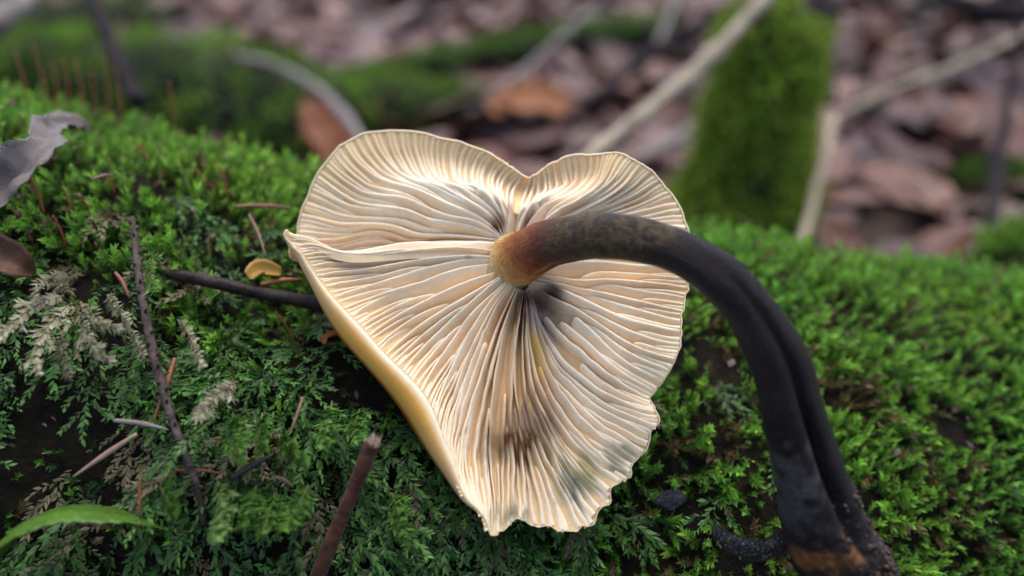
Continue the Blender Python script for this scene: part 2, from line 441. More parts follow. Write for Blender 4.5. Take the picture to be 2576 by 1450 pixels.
# ================================================================ MUSHROOM
# gill lines followed from the stem to the margin: (points, depth offsets at r = 0 .3 .6 .8 1, rim bulge)
CURVES = [
    ([(1868, 902), (1656, 905), (1480, 930), (1300, 962), (1090, 985)], (0, .55, .7, .72, .55), None),
    ([(1866, 900), (1650, 905), (1524, 910), (1455, 886), (1394, 878), (1345, 887), (1303, 903), (1248, 915), (1176, 918), (1105, 915)], (0, .40, .45, .5, .5), None),
    ([(1866, 898), (1690, 890), (1554, 890), (1480, 862), (1400, 851), (1276, 858), (1207, 851), (1152, 843), (1121, 842)], (0, .26, .28, .36, .46), None),
    ([(1862, 893), (1807, 875), (1738, 856), (1607, 841), (1538, 816), (1483, 805), (1331, 795), (1276, 785), (1221, 761), (1154, 732)], (0, .03, .13, .3, .33), None),
    ([(1868, 888), (1820, 856), (1765, 828), (1683, 809), (1600, 779), (1538, 752), (1483, 739), (1427, 733), (1367, 722), (1325, 697), (1276, 664), (1237, 631), (1219, 612)], (0, -.15, 0, .15, .2), None),
    ([(1870, 880), (1859, 867), (1834, 839), (1779, 803), (1724, 779), (1669, 759), (1600, 723), (1524, 689), (1469, 670), (1414, 648), (1367, 614), (1331, 579), (1310, 545), (1303, 524)], (0, -.2, -.05, .15, .18), None),
    ([(1882, 876), (1866, 830), (1821, 787), (1765, 754), (1710, 729), (1655, 699), (1600, 676), (1545, 640), (1512, 584), (1494, 543), (1488, 501), (1485, 482)], (0, -.25, -.15, .18, .12), None),
    ([(1895, 880), (1876, 803), (1848, 762), (1793, 707), (1724, 679), (1708, 638), (1710, 597), (1721, 555), (1735, 538)], (0, -.22, -.3, .22, .08), None),
    ([(1902, 878), (1887, 803), (1865, 748), (1840, 699), (1832, 671), (1840, 638), (1862, 605), (1876, 598)], (0, -.22, -.35, .25, .05), None),
    ([(1910, 885), (1909, 803), (1912, 748), (1912, 715), (1917, 693), (1939, 671), (1961, 662)], (0, -.22, -.35, .25, .05), None),
    ([(1918, 890), (1942, 798), (1967, 748), (1986, 712), (1994, 693), (1995, 679), (1993, 668)], (0, -.22, -.38, .22, .05), None),
    ([(1928, 900), (1972, 798), (2008, 756), (2047, 721), (2085, 699), (2080, 665), (2074, 632), (2069, 613)], (0, -.22, -.42, .15, .0), None),
    ([(1935, 905), (2000, 798), (2047, 756), (2096, 721), (2146, 679), (2146, 652), (2141, 616), (2135, 585)], (0, -.22, -.42, .15, .0), None),
    ([(1942, 910), (2036, 790), (2110, 748), (2179, 699), (2223, 654), (2232, 627), (2234, 605), (2234, 581)], (0, -.25, -.42, .0, -.05), None),
    ([(1950, 918), (2069, 785), (2152, 740), (2234, 688), (2267, 632), (2284, 599), (2303, 573)], (0, -.3, -.5, -.45, -.35), None),
    ([(1958, 926), (2030, 835), (2125, 800), (2210, 752), (2270, 715), (2325, 670), (2355, 630), (2377, 597)], (0, -.3, -.4, -.4, -.25), None),
    ([(1966, 934), (2060, 842), (2190, 800), (2300, 765), (2390, 725), (2440, 690), (2472, 668)], (0, -.1, -.05, 0, .05), None),
    ([(1975, 945), (2080, 852), (2220, 825), (2350, 800), (2450, 780), (2510, 765), (2540, 764)], (0, 0, .05, .1, .1), None),
    ([(1983, 958), (2090, 890), (2250, 870), (2400, 860), (2500, 855), (2584, 864)], (0, .1, .1, .1, .1), None),
    ([(1990, 975), (2100, 940), (2300, 925), (2450, 930), (2590, 950)], (0, .15, .1, .1, .1), None),
    ([(1996, 995), (2072, 1000), (2147, 990), (2277, 987), (2408, 1001), (2592, 1020)], (0, .15, .1, 0, 0), None),
    ([(2000, 1012), (2050, 1021), (2110, 1024), (2170, 1016), (2260, 1013), (2390, 1020), (2480, 1032), (2584, 1048)], (0, .15, .1, 0, 0), None),
    ([(2003, 1022), (2039, 1026), (2110, 1035), (2192, 1046), (2259, 1044), (2389, 1057), (2500, 1066), (2576, 1085)], (0, .15, .1, 0, 0), None),
    ([(2006, 1030), (2090, 1050), (2166, 1069), (2259, 1080), (2352, 1098), (2445, 1117), (2562, 1143)], (0, .15, .1, 0, 0), None),
    ([(2009, 1040), (2110, 1061), (2221, 1098), (2333, 1139), (2445, 1169), (2555, 1200)], (0, .15, .1, 0, 0), None),
    ([(2005, 1061), (2054, 1072), (2147, 1132), (2259, 1195), (2370, 1251), (2482, 1292), (2551, 1300)], (0, .18, .1, 0, 0), None),
    ([(1998, 1080), (2054, 1128), (2143, 1160), (2221, 1218), (2303, 1285), (2389, 1345), (2510, 1402)], (0, .2, .1, 0, .05), None),
    ([(1990, 1088), (2040, 1160), (2099, 1232), (2178, 1299), (2238, 1365), (2324, 1435), (2420, 1497)], (0, .25, .12, .05, .25), None),
    ([(1984, 1092), (2010, 1180), (2046, 1265), (2092, 1345), (2165, 1412), (2258, 1480), (2390, 1537), (2478, 1550)], (0, .28, .15, .05, -.15), None),
    ([(1980, 1094), (2005, 1180), (2033, 1272), (2072, 1380), (2158, 1477), (2258, 1563), (2357, 1616), (2432, 1662)], (0, .25, .12, .05, 0), None),
    ([(1976, 1096), (1990, 1180), (2004, 1272), (2039, 1395), (2112, 1524), (2192, 1616), (2291, 1696), (2374, 1754)], (0, .22, .15, .05, 0), None),
    ([(1972, 1098), (1977, 1190), (1984, 1299), (2013, 1444), (2059, 1550), (2125, 1663), (2205, 1762), (2300, 1835)], (0, .2, .15, .05, 0), None),
    ([(1968, 1098), (1965, 1190), (1964, 1299), (1980, 1471), (2019, 1597), (2072, 1716), (2139, 1828), (2225, 1956)], (0, .2, .15, .05, 0), None),
    ([(1964, 1096), (1954, 1190), (1947, 1299), (1953, 1471), (1973, 1603), (2013, 1729), (2053, 1848), (2092, 1990)], (0, .2, .15, .05, 0), None),
    ([(1959, 1092), (1943, 1190), (1931, 1299), (1928, 1471), (1938, 1603), (1953, 1696), (1960, 1815), (1960, 1945)], (0, .18, .15, .1, .05), None),
    ([(1953, 1088), (1930, 1180), (1912, 1299), (1892, 1471), (1888, 1603), (1885, 1696), (1880, 1815), (1890, 1985)], (0, .15, .15, .1, .05), None),
    ([(1945, 1084), (1912, 1180), (1885, 1285), (1850, 1471), (1830, 1603), (1827, 1696), (1843, 1795), (1856, 1894), (1845, 2030)], (0, .12, .15, .05, -.2), (1838, 2026)),
    ([(1935, 1078), (1895, 1170), (1862, 1265), (1812, 1431), (1778, 1590), (1765, 1696), (1781, 1795), (1808, 1871), (1828, 1925)], (0, .1, .18, .1, -.15), (1816, 1934)),
    ([(1928, 1074), (1880, 1160), (1838, 1258), (1781, 1418), (1738, 1570), (1718, 1690), (1720, 1790), (1738, 1862)], (0, .08, .2, .15, -.15), (1722, 1882)),
    ([(1922, 1070), (1870, 1150), (1822, 1246), (1762, 1391), (1712, 1550), (1694, 1650), (1704, 1722)], (0, .05, .2, .2, -.15), (1652, 1765)),
    ([(1917, 1066), (1860, 1142), (1808, 1232), (1740, 1378), (1684, 1530), (1664, 1655)], (0, .03, .2, .22, -.2), (1592, 1692)),
    ([(1911, 1060), (1850, 1132), (1780, 1236), (1712, 1388), (1666, 1510), (1648, 1588)], (0, 0, .18, .22, -.25), (1556, 1626)),
    ([(1905, 1054), (1840, 1122), (1761, 1226), (1680, 1370), (1618, 1508)], (0, 0, .15, .2, -.25), (1520, 1562)),
    ([(1900, 1046), (1835, 1108), (1735, 1205), (1655, 1318), (1569, 1442)], (0, 0, .15, .2, -.25), (1463, 1482)),
    ([(1893, 1038), (1820, 1092), (1695, 1200), (1606, 1290), (1510, 1396)], (0, -.02, .12, .2, -.28), (1420, 1432)),
    ([(1887, 1030), (1800, 1076), (1636, 1185), (1540, 1258), (1455, 1343)], (0, -.03, .1, .18, -.3), (1366, 1370)),
    ([(1882, 1020), (1790, 1056), (1596, 1160), (1485, 1232), (1410, 1292)], (0, -.05, .08, .15, -.32), (1316, 1318)),
    ([(1878, 1010), (1780, 1036), (1662, 1082), (1530, 1145), (1430, 1205), (1372, 1246)], (0, -.05, .05, .12, -.35), (1280, 1282)),
    ([(1874, 1000), (1780, 1014), (1650, 1056), (1496, 1110), (1400, 1160), (1330, 1199)], (0, -.05, .03, .1, -.38), (1243, 1230)),
    ([(1871, 990), (1775, 994), (1640, 1028), (1490, 1080), (1357, 1130), (1285, 1160)], (0, -.06, 0, .05, -.42), (1216, 1180)),
    ([(1869, 980), (1760, 976), (1620, 1003), (1463, 1050), (1331, 1088), (1240, 1107)], (0, -.08, -.02, 0, -.46), (1180, 1106)),
    ([(1867, 968), (1750, 960), (1600, 980), (1424, 1020), (1285, 1044), (1196, 1056)], (0, -.1, -.05, -.05, -.5), (1153, 1052)),
    ([(1866, 955), (1740, 944), (1590, 957), (1371, 990), (1258, 1000), (1172, 1012)], (0, -.12, -.08, -.1, -.56), (1128, 1000)),
    ([(1865, 942), (1740, 930), (1590, 938), (1344, 966), (1222, 960), (1145, 974)], (0, -.14, -.1, -.18, -.64), (1104, 958)),
    ([(1865, 932), (1740, 918), (1580, 922), (1318, 950), (1190, 926), (1118, 934)], (0, -.2, -.2, -.34, -.76), (1082, 925)),
    ([(1866, 922), (1740, 910), (1560, 912), (1300, 941), (1175, 902), (1066, 897)], (0, -.18, -.2, -.43, -.86), (1060, 893)),
    ([(1866, 914), (1740, 905), (1540, 911), (1300, 938), (1175, 894), (1110, 862), (1079, 850)], (0, -.15, -.17, -.43, -.88), (1077, 852)),
    ([(1867, 908), (1700, 905), (1500, 922), (1300, 946), (1170, 918), (1085, 905)], (0, .2, .27, .2, -.05), None),
]
NR, NU = 41, 560
KN = np.array([0, .3, .6, .8, 1.0])
rr_ = np.linspace(0, 1, NR)
rows, sils = [], []
for pts, dz, sil in CURVES:
    p0_ = np.array(pts[0], float)
    pts = [tuple(p0_ + 0.22 * (np.array([1938.0, 985.0]) - p0_))] + list(pts)
    c = spline(pts, NR)
    k = np.exp(-0.5 * (np.arange(-5, 6) / 2.2) ** 2); k /= k.sum()
    off = np.interp(rr_, KN, dz)
    offp = np.concatenate([2 * off[0] - off[5:0:-1], off, 2 * off[-1] - off[-2:-7:-1]])
    off = np.convolve(offp, k, 'valid')
    rows.append(np.column_stack([c, off]))
    m = np.array(pts[-1], float)
    if sil is None:
        dv = m - np.array(pts[-3 if len(pts) > 3 else -2], float); dv /= np.linalg.norm(dv)
        sils.append(np.array([*(m + dv * 5), 0.0]))
    else:
        w = np.linalg.norm(np.array(sil) - m) / 100.0
        sils.append(np.array([*sil, min(1.0, w)]))
rows = np.array(rows); sils = np.array(sils)
NC = len(rows)


def periodic(a, n):
    """Catmull-Rom across the gill lines (periodic), n samples, then a light blur."""
    t = np.arange(n) * NC / n
    i = np.floor(t).astype(int); f = (t - i).reshape((-1,) + (1,) * (a.ndim - 1))
    p0, p1, p2, p3 = a[(i - 1) % NC], a[i % NC], a[(i + 1) % NC], a[(i + 2) % NC]
    o = 0.5 * (2 * p1 + (p2 - p0) * f + (2 * p0 - 5 * p1 + 4 * p2 - p3) * f ** 2 + (3 * p1 - p0 - 3 * p2 + p3) * f ** 3)
    w = np.exp(-0.5 * (np.arange(-9, 10) / 4.0) ** 2); w /= w.sum()
    return sum(np.roll(o, s, 0) * ww for s, ww in zip(range(-9, 10), w))


def usmooth(a, sig):
    k = int(sig * 3); w = np.exp(-0.5 * (np.arange(-k, k + 1) / sig) ** 2); w /= w.sum()
    return sum(np.roll(a, s, 0) * ww for s, ww in zip(range(-k, k + 1), w))


E = periodic(rows, NU)                 # (NU, NR, 3): x, y in the 3840 frame, depth offset
SL = periodic(sils, NU)
ucc = np.arange(NU) / NU * NC
flapw = 1 / (1 + np.exp(-(ucc - 38.5) / .6)) / (1 + np.exp((ucc - 53.0) / .5))      # the inrolled rim: an even line
wgt = flapw[:, None, None] * np.clip((rr_ - .55) / .3, 0, 1)[None, :, None]
E = E * (1 - wgt) + usmooth(E, 8) * wgt
SL = SL * (1 - flapw[:, None]) + usmooth(SL, 9) * flapw[:, None]


def plane_d(y):
    return 13.5 - 0.00119 * (y - 975.0)


wav = 0.5 * vn(np.stack([np.broadcast_to(np.arange(NU)[:, None] * 0.25, (NU, NR)), np.broadcast_to(rr_ * 2, (NU, NR)), np.zeros((NU, NR))], -1), 1.0, 21, 2)
Ed = plane_d(E[..., 1]) + E[..., 2]
E3 = PS(E[..., 0], E[..., 1], Ed)
# small irregular notches in the lower margin
uu = np.arange(NU) / NU * NC
lowm = np.exp(-((uu - 32) / 5.0) ** 2)
jag = 0.10 * vn(np.stack([uu * 3.0, uu * 0, uu * 0], -1), 1.0, 33, 2) * (0.25 + 0.75 * lowm) * (1 - flapw)
dEr = np.gradient(E3, axis=1); dEu = (np.roll(E3, -2, 0) - np.roll(E3, 2, 0))
E3 = E3 + nrm(dEr) * (jag[:, None] * (rr_[None, :] ** 6))[..., None]
dEr = np.gradient(E3, axis=1); dEu = (np.roll(E3, -2, 0) - np.roll(E3, 2, 0))
NN = nrm(np.cross(dEr, dEu))
if np.mean(np.einsum('ijk,k->ij', NN, -FWD)) < 0:
    NN = -NN
for _ in range(3):
    NN = nrm(NN + np.roll(NN, 3, 0) + np.roll(NN, -3, 0))
tilt = 0.30 + 0.55 / (1 + np.exp(-(E[..., 1] - 740) / 30))
NN = nrm(NN + tilt[..., None] * UPV)


def blob(xy, cx, cy, rx, ry, ang=0.0):
    dx, dy = xy[..., 0] - cx, xy[..., 1] - cy
    c, s = math.cos(ang), math.sin(ang)
    a, b = (dx * c + dy * s) / rx, (-dx * s + dy * c) / ry
    return np.exp(-np.clip((a * a + b * b) / 1.25, 0, 30) ** 1.5)


def heights(r, xy):
    """Gill height in cm at radius fraction r."""
    h = 0.25 * np.minimum(1, 0.45 + r * 4) * (1 - r ** 2.2) ** 0.8 + 0.015
    up = 1 / (1 + np.exp((xy[..., 1] - 690) / 25))
    h = h * (1 - 0.45 * up)
    e = np.maximum(blob(xy, 1945, 1640, 100, 52), 0.8 * blob(xy, 1975, 1570, 75, 60))
    e = np.maximum(e, 0.75 * blob(xy, 2055, 1285, 40, 95, -0.5))
    e = np.maximum(e, 0.8 * blob(xy, 2158, 1795, 62, 66))
    e = np.maximum(e, 0.7 * blob(xy, 2330, 1700, 85, 36, -0.2))
    e = np.maximum(e, 0.7 * blob(xy, 1915, 1935, 55, 40))
    return h * (1 - 0.85 * e)


def stain(c, xy, zw):
    """Mottling that belongs to the flesh itself; xy = position on the cap, zw = noise 0..1."""
    q3 = np.concatenate([xy, np.zeros(xy.shape[:-1] + (1,))], -1)          # ragged, not airbrushed, borders
    xy = xy + np.stack([22 * vn(q3, 1 / 26.0, 61, 3), 30 * vn(q3, 1 / 26.0, 62, 3)], -1) * np.clip((xy[..., 1:2] - 1060) / 80, 0, 1)

    def over(c, col, w):
        w = np.clip(w, 0, 1)[..., None]
        return c * (1 - w) + np.array(col) * w
    c = over(c, (.66, .42, .19), 0.6 * blob(xy, 1935, 1440, 150, 330))
    c = over(c, (.50, .34, .16), 0.5 * blob(xy, 1950, 1620, 190, 130))
    c = over(c, (.07, .026, .005), blob(xy, 1945, 1648, 112, 58))
    c = over(c, (.26, .17, .12), 0.9 * blob(xy, 1990, 1565, 85, 55))
    c = over(c, (.30, .18, .15), 0.75 * blob(xy, 2035, 1150, 75, 95, -0.4))
    c = over(c, (.08, .035, .035), 0.9 * blob(xy, 2030, 1108, 55, 42, .4))
    c = over(c, (.06, .028, .018), .9 * blob(xy, 2082, 1074, 40, 16, 0.5))
    c = over(c, (.05, .025, .02), blob(xy, 1962, 1120, 26, 45))
    c = over(c, (.16, .06, .025), 0.9 * blob(xy, 1942, 1195, 24, 70))
    c = over(c, (.40, .16, .05), 0.5 * blob(xy, 1880, 1170, 30, 70, 0.5))
    c = over(c, (.42, .33, .28), 0.7 * blob(xy, 2035, 1215, 45, 80, -0.5))
    c = over(c, (.05, .02, .01), blob(xy, 1859, 843, 17, 24, -0.5))
    c = over(c, (.35, .15, .04), 0.7 * blob(xy, 1872, 830, 26, 34, -0.5))
    c = over(c, (.12, .04, .01), blob(xy, 1864, 994, 9, 20))
    c = over(c, (.20, .09, .03), blob(xy, 1756, 955, 6, 6))
    c = over(c, (.22, .09, .02), blob(xy, 2151, 1011, 10, 9))
    c = over(c, (.30, .15, .05), blob(xy, 1505, 931, 6, 6))
    c = over(c, (.45, .22, .12), 0.7 * blob(xy, 1976, 818, 14, 20, 0.7))
    c = over(c, (.70, .46, .08), 0.7 * blob(xy, 2019, 1310, 22, 70, -0.15))
    g = 0.55 + 0.6 * zw
    c = over(c, (.075, .095, .075), g * blob(xy, 2155, 1805, 70, 66))
    c = over(c, (.24, .21, .05), 0.6 * blob(xy, 2170, 1755, 75, 40))
    c = over(c, (.13, .145, .10), g * 0.9 * blob(xy, 2345, 1698, 90, 34, -0.15))
    c = over(c, (.13, .12, .06), g * 0.9 * blob(xy, 1915, 1940, 60, 34))
    return c


Hh = heights(np.broadcast_to(rr_, (NU, NR)), E[..., :2])
SH = E3 - NN * Hh[..., None]           # the flesh between the gills

# outer skin of the cap
M3 = E3[:, -1]
silw = SL[:, 2]
sil_d = plane_d(E[:, -1, 1]) + E[:, -1, 2] + 0.05 + 0.50 * silw
SIL3 = PS(SL[:, 0], SL[:, 1], sil_d) + nrm(dEr[:, -1]) * (jag * (1 - silw))[:, None]
away = nrm(FWD + 0.0 * NN[:, 0])
prof = [SH[:, i] for i in range(NR)]
pc = []
xy_s = E[..., :2]
zz = 0.5 + 0.5 * vn(E3, 9, 41, 2)
flesh_c = np.broadcast_to(np.array([.86, .61, .33]), (NU, NR, 3)).copy()
flesh_c = flesh_c * (1 - 0.25 * np.clip((rr_ - .7) / .3, 0, 1)[None, :, None]) 
flesh_c = stain(flesh_c, xy_s, zz)
pc = [flesh_c[:, i] for i in range(NR)]
whit = np.array([.88, .80, .62]); yel = np.array([.94, .50, .105]); org_c = np.array([.58, .19, .022]); rimc = np.array([.84, .72, .50])


def lerp(a, b, t):
    t = np.asarray(t, float)
    return a + (b - a) * t[..., None] if t.ndim else a + (b - a) * t


towards = -FWD
for t, lift in ((0.0, 0.02), (0.12, 0.06), (0.3, 0.09), (0.55, 0.08), (0.8, -0.02)):
    pnt = M3 + (SIL3 - M3) * np.array(t) + towards * (lift * (0.25 + silw))[:, None] 
    # keep a round shoulder: depth follows a quarter circle
    pnt = pnt - FWD * ((math.sqrt(max(0, 1 - (1 - t) ** 2)) * 0 + (t - (1 - math.sqrt(max(0.0, 1 - t * t)))) * 0.35) * silw)[:, None]
    prof.append(pnt)
    cw = lerp(lerp(np.broadcast_to(rimc, (NU, 3)), np.broadcast_to(whit, (NU, 3)), silw), lerp(np.broadcast_to(rimc, (NU, 3)), np.broadcast_to(yel, (NU, 3)), silw), np.full(NU, min(1, max(0, t - .04) * 4.0)))
    pc.append(cw)
prof.append(SIL3); pc.append(lerp(np.broadcast_to(rimc * .8, (NU, 3)), np.broadcast_to(org_c * 1.1, (NU, 3)), silw))
for r, th in ((.93, .10), (.82, .22), (.65, .32), (.45, .42), (.25, .5), (0.08, .55)):
    i = int(r * (NR - 1))
    du_ = np.minimum(ucc, NC - ucc); q_ = np.exp(-(du_ / 3.0) ** 2)[:, None]      # thin flesh where the cap is folded
    b = SH[:, i] + nrm(-NN[:, i] * (1 - q_) + FWD * q_) * (th * (1 - .75 * q_)) + FWD * (0.35 * silw * (r > .6))[:, None]
    out_dir = nrm(SIL3 - SH[:, i])
    b = b + out_dir * (0.22 * silw * (r - .6 if r > .6 else 0))[:, None]
    prof.append(b); pc.append(np.broadcast_to(org_c if r > .5 else org_c * .8, (NU, 3)))
ctr = prof[-1].mean(0)
prof.append(np.broadcast_to(ctr, (NU, 3)))
pc.append(np.broadcast_to(org_c * .7, (NU, 3)))
PV = np.stack(prof, 1); PCOL = np.stack(pc, 1)
NPF = PV.shape[1]
BASE = PS(3080, 2080, 12.9)            # foot of the stem, on the log
shroom = empty("mushroom", BASE)
tag(shroom, "cream gilled mushroom with dark velvety curved stem, lying gills up on the moss", "mushroom")
cap_f = grid_faces(NU, NPF, closed_u=True)
cap = mk("cap", PV.reshape(-1, 3), cap_f, M_CAP, shroom, BASE, PCOL.reshape(-1, 3))
tag(cap, "wavy cream cap with an inrolled yellow margin")
CAP_BVH = BVHTree.FromPolygons([tuple(p) for p in PV.reshape(-1, 3)], [tuple(int(i) for i in q) for q in cap_f])

# gills, one object each
E5 = E3[:, NR // 2]
mar = np.concatenate([[0], np.cumsum(.55 * np.linalg.norm(np.roll(M3, -1, 0) - M3, axis=1) + .8 * np.linalg.norm(np.roll(E5, -1, 0) - E5, axis=1) + 0.004)])
N1 = 54


def u_at(frac):
    return np.interp((frac % 1.0) * mar[-1], mar, np.arange(NU + 1)) % NU


def sample_u(A, u):
    i = int(math.floor(u)); f = u - i
    return A[i % NU] * (1 - f) + A[(i + 1) % NU] * f


ngill = 0
for j2 in range(N1 * 8):
    j = j2 / 2
    lev = 3 if j2 % 2 else (0 if j % 4 == 0 else (1 if j % 4 == 2 else 2))
    if lev == 3 and rng.random() > .36:
        continue
    fr = (j + (0.28 if lev < 3 else .12) * rng.uniform(-1, 1)) / (N1 * 4)
    u = u_at(fr)
    uc = u / NU * NC
    r0 = 0.0 if lev == 0 else (rng.uniform(.26, .52) if lev == 1 else rng.uniform(.55, .78) if lev == 2 else rng.uniform(.80, .91))
    ramp_w = 0.04 if lev == 0 else (0.22 if lev == 1 else 0.16 if lev == 2 else .06)
    torn = 23.5 < uc < 28.5 and lev < 2 and rng.random() < .55
    if torn:
        r0 = max(r0, rng.uniform(0.02, 0.33)); ramp_w = rng.uniform(.015, .08)
    low = 27 < uc < 39
    if low and lev == 1 and rng.random() < .5:
        ramp_w = 0.05
    ns = 34 if lev == 0 else (26 if lev == 1 else 16 if lev == 2 else 9)
    r = np.linspace(r0, 0.985 if uc > 35.5 else 0.995, ns)
    ri = r * (NR - 1); i0 = np.minimum(np.floor(ri).astype(int), NR - 2); f = (ri - i0)[:, None]
    # a slow sideways wander so that no two gills run exactly parallel
    wob = (0.9 if low else 0.5) * (rng.uniform(-1, 1) * np.sin(r * rng.uniform(3, 8) + rng.uniform(0, 6)) +
                                   (0.6 if low else 0.15) * np.sin(r * rng.uniform(25, 50) + rng.uniform(0, 6)) * 0.5) * np.clip((r - r0) * 3, 0, 1)
    Ea, Eb = sample_u(E3, u), sample_u(E3, u + 2.0)
    Na = sample_u(NN, u); Xa = sample_u(E[..., :2], u)
    e = Ea[i0] * (1 - f) + Ea[i0 + 1] * f
    eb = Eb[i0] * (1 - f) + Eb[i0 + 1] * f
    n = nrm(Na[i0] * (1 - f) + Na[i0 + 1] * f)
    xy = Xa[i0] * (1 - f) + Xa[i0 + 1] * f
    lat_du = np.linalg.norm(eb - e, axis=1) / 2.0                       # cm per u sample
    h = heights(r, xy)
    full = h.copy()
    grow = np.clip((r - r0) / ramp_w, 0, 1); grow = np.sqrt(grow * (2 - grow))
    if uc > 35.5:                       # slip under the inrolled rim
        h = h * np.clip((.985 - r) / .07, 0, 1)
    h = h * (grow if lev == 0 else grow * (0.86 if lev == 1 else 0.68 if lev == 2 else .5))
    h = h * (1 + 0.10 * np.sin(r * rng.uniform(6, 14) + rng.uniform(0, 6)) * rng.uniform(.3, 1) + (0.10 if low else 0.03) * vn(np.stack([r * 30 + j * 7.7, r * 0, r * 0], -1), 1.0, j2, 2))
    tan = nrm(np.gradient(e, axis=0))
    lat = nrm(np.cross(n, tan))
    spacing = lat_du * NU / (N1 * 4) * (np.where(r < .4, 3.0, np.where(r < .7, 2.0, 1.3)))
    ht = np.clip(0.24 * spacing, 0.008, 0.046)
    ht = ht * np.clip((r - r0) / 0.03 + .35, 0, 1) 
    e = e + lat * (wob * lat_du * 0.8)[:, None]
    base = e - n * (full + 0.03)[:, None]
    top = e - n * (full - h)[:, None]
    lean = lat * (rng.uniform(-.25, .25) * h)[:, None]
    top = top + lean
    sh = top - n * (np.minimum(ht * 1.0, h * .5))[:, None]
    rows_ = np.stack([base + lat * (ht * 1.7)[:, None], (base + sh) / 2 + lat * (ht * 1.15)[:, None], sh + lat * (ht * .75)[:, None],
                      top + lat * (ht * .28)[:, None] , top - lat * (ht * .28)[:, None],
                      sh - lat * (ht * .75)[:, None], (base + sh) / 2 - lat * (ht * 1.15)[:, None], base - lat * (ht * 1.7)[:, None]], 1)
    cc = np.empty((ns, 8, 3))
    side = np.array([.92, .71, .43]); edge = np.array([.94, .85, .68])  # cream flesh; paler edges paint in skylight, tan sides light bounced between gills
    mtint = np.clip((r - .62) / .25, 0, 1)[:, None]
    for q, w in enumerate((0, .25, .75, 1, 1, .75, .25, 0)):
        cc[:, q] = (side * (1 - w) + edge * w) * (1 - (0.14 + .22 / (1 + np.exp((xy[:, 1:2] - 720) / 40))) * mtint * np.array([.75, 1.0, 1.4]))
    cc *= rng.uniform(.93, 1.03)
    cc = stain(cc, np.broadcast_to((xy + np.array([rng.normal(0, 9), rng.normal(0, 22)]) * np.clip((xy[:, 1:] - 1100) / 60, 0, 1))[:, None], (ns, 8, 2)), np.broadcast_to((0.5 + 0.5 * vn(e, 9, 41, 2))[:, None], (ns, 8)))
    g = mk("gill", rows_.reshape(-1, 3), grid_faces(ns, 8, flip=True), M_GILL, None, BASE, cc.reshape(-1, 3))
    g.location = (0, 0, 0); g.parent = cap
    ngill += 1

# ---------------------------------------------------------------- stem
ST = np.array([  # x, y (2576 frame), half width px, depth cm
    (1238, 680, 82, 14.45), (1285, 661, 77, 13.85), (1318, 646, 69, 13.45), (1350, 627, 62, 13.15), (1392, 609, 58.5, 12.85), (1458, 598, 58, 12.45), (1540, 595, 57.5, 12.05),
    (1629, 608, 55.5, 11.8), (1698, 631, 56, 11.65), (1768, 669, 58, 11.55), (1828, 716, 61, 11.5), (1888, 786, 65, 11.5),
    (1939, 864, 69, 11.5), (1972, 942, 74, 11.55), (1992, 1020, 78, 11.6), (2012, 1098, 81, 11.7), (2032, 1180, 85, 11.8),
    (2054, 1255, 93, 11.95), (2080, 1340, 102, 12.1), (2128, 1435, 104, 12.35), (2160, 1510, 92, 12.6), (2180, 1560, 55, 12.8)])
STC = np.column_stack([P(ST[:, 0], ST[:, 1], ST[:, 3]), ST[:, 2] / FPX * ST[:, 3]])
NSS, NPH = 340, 96
sc_ = spline(STC, NSS)
sarc = np.linspace(0, 1, NSS)
py_ = proj(sc_[:, :3])[1]; px_ = proj(sc_[:, :3])[0]
ph = np.linspace(0, 2 * np.pi, NPH, endpoint=False)
t_, s_, u_ = frames(sc_[:, :3], -FWD)        # u_: towards the camera
S2, PH2 = np.meshgrid(sarc, ph, indexing='ij')
groove = np.clip((S2 - .38) / .28, 0, 1) * np.clip((.85 - S2) / .10, 0, 1)
ph0 = -0.18 + 0.12 * np.sin(S2 * 14)
dph = -((PH2 - ph0 + np.pi) % (2 * np.pi) - np.pi)
rad = sc_[:, 3][:, None] * (1 - 0.42 * groove * np.exp(-(dph / .20) ** 2) - 0.10 * groove * np.exp(-(np.abs(dph) / .6) ** 2)
                           + 0.10 * groove * np.exp(-((dph + .75) / .5) ** 2))
dirs = np.cos(PH2)[..., None] * u_[:, None] + np.sin(PH2)[..., None] * s_[:, None]
SV = sc_[:, None, :3] + dirs * rad[..., None]
low_s = np.clip((S2 - .74) / .12, 0, 1)
SV = SV + dirs * (0.035 * vn(SV, 1.6, 7, 2) + low_s * (0.09 * vn(SV, 5, 8, 3) + 0.07 * np.maximum(0, vn(SV, 14, 9, 2))) +
                  0.006 * vn(SV, 25, 10, 2) - 0.02 * np.clip(1 - S2 / .05, 0, 1) * np.abs(vn(SV, 14, 12, 1)))[..., None]


def seg(x, xs, cs):
    return np.stack([np.interp(x, xs, [c[i] for c in cs]) for i in range(3)], -1)


nz = vn(SV, 3.0, 30, 2)
sS = S2 + 0.022 * nz + 0.012 * vn(SV, 12, 31, 2)
stc = seg(sS, [0, .085, .103, .128, .155, .185, .24, .40, .60, .72, .80, .86, .93, 1.0],
          [(.66, .50, .28), (.62, .44, .20), (.50, .25, .075), (.27, .085, .025), (.13, .036, .016), (.060, .026, .017), (.028, .019, .014), (.0075, .0045, .0062),
           (.0075, .0045, .006), (.008, .0055, .0068), (.011, .008, .009), (.018, .012, .012), (.016, .009, .010), (.02, .012, .011)])
speck = np.clip(vn(SV, 18, 35, 3) * 2.2 + .45, 0, 1)
olive = speck * np.clip((sS + .05 * vn(SV, 2.5, 44, 2) - .185) / .008, 0, 1) * np.clip((.36 - S2 + .12 * vn(SV, 2.2, 45, 2) - .10 * np.clip(-np.cos(PH2 + .8), 0, 1)) / .05, 0, 1)
stc = stc * (1 - .75 * olive[..., None]) + np.array([.095, .066, .026]) * (.75 * olive[..., None])
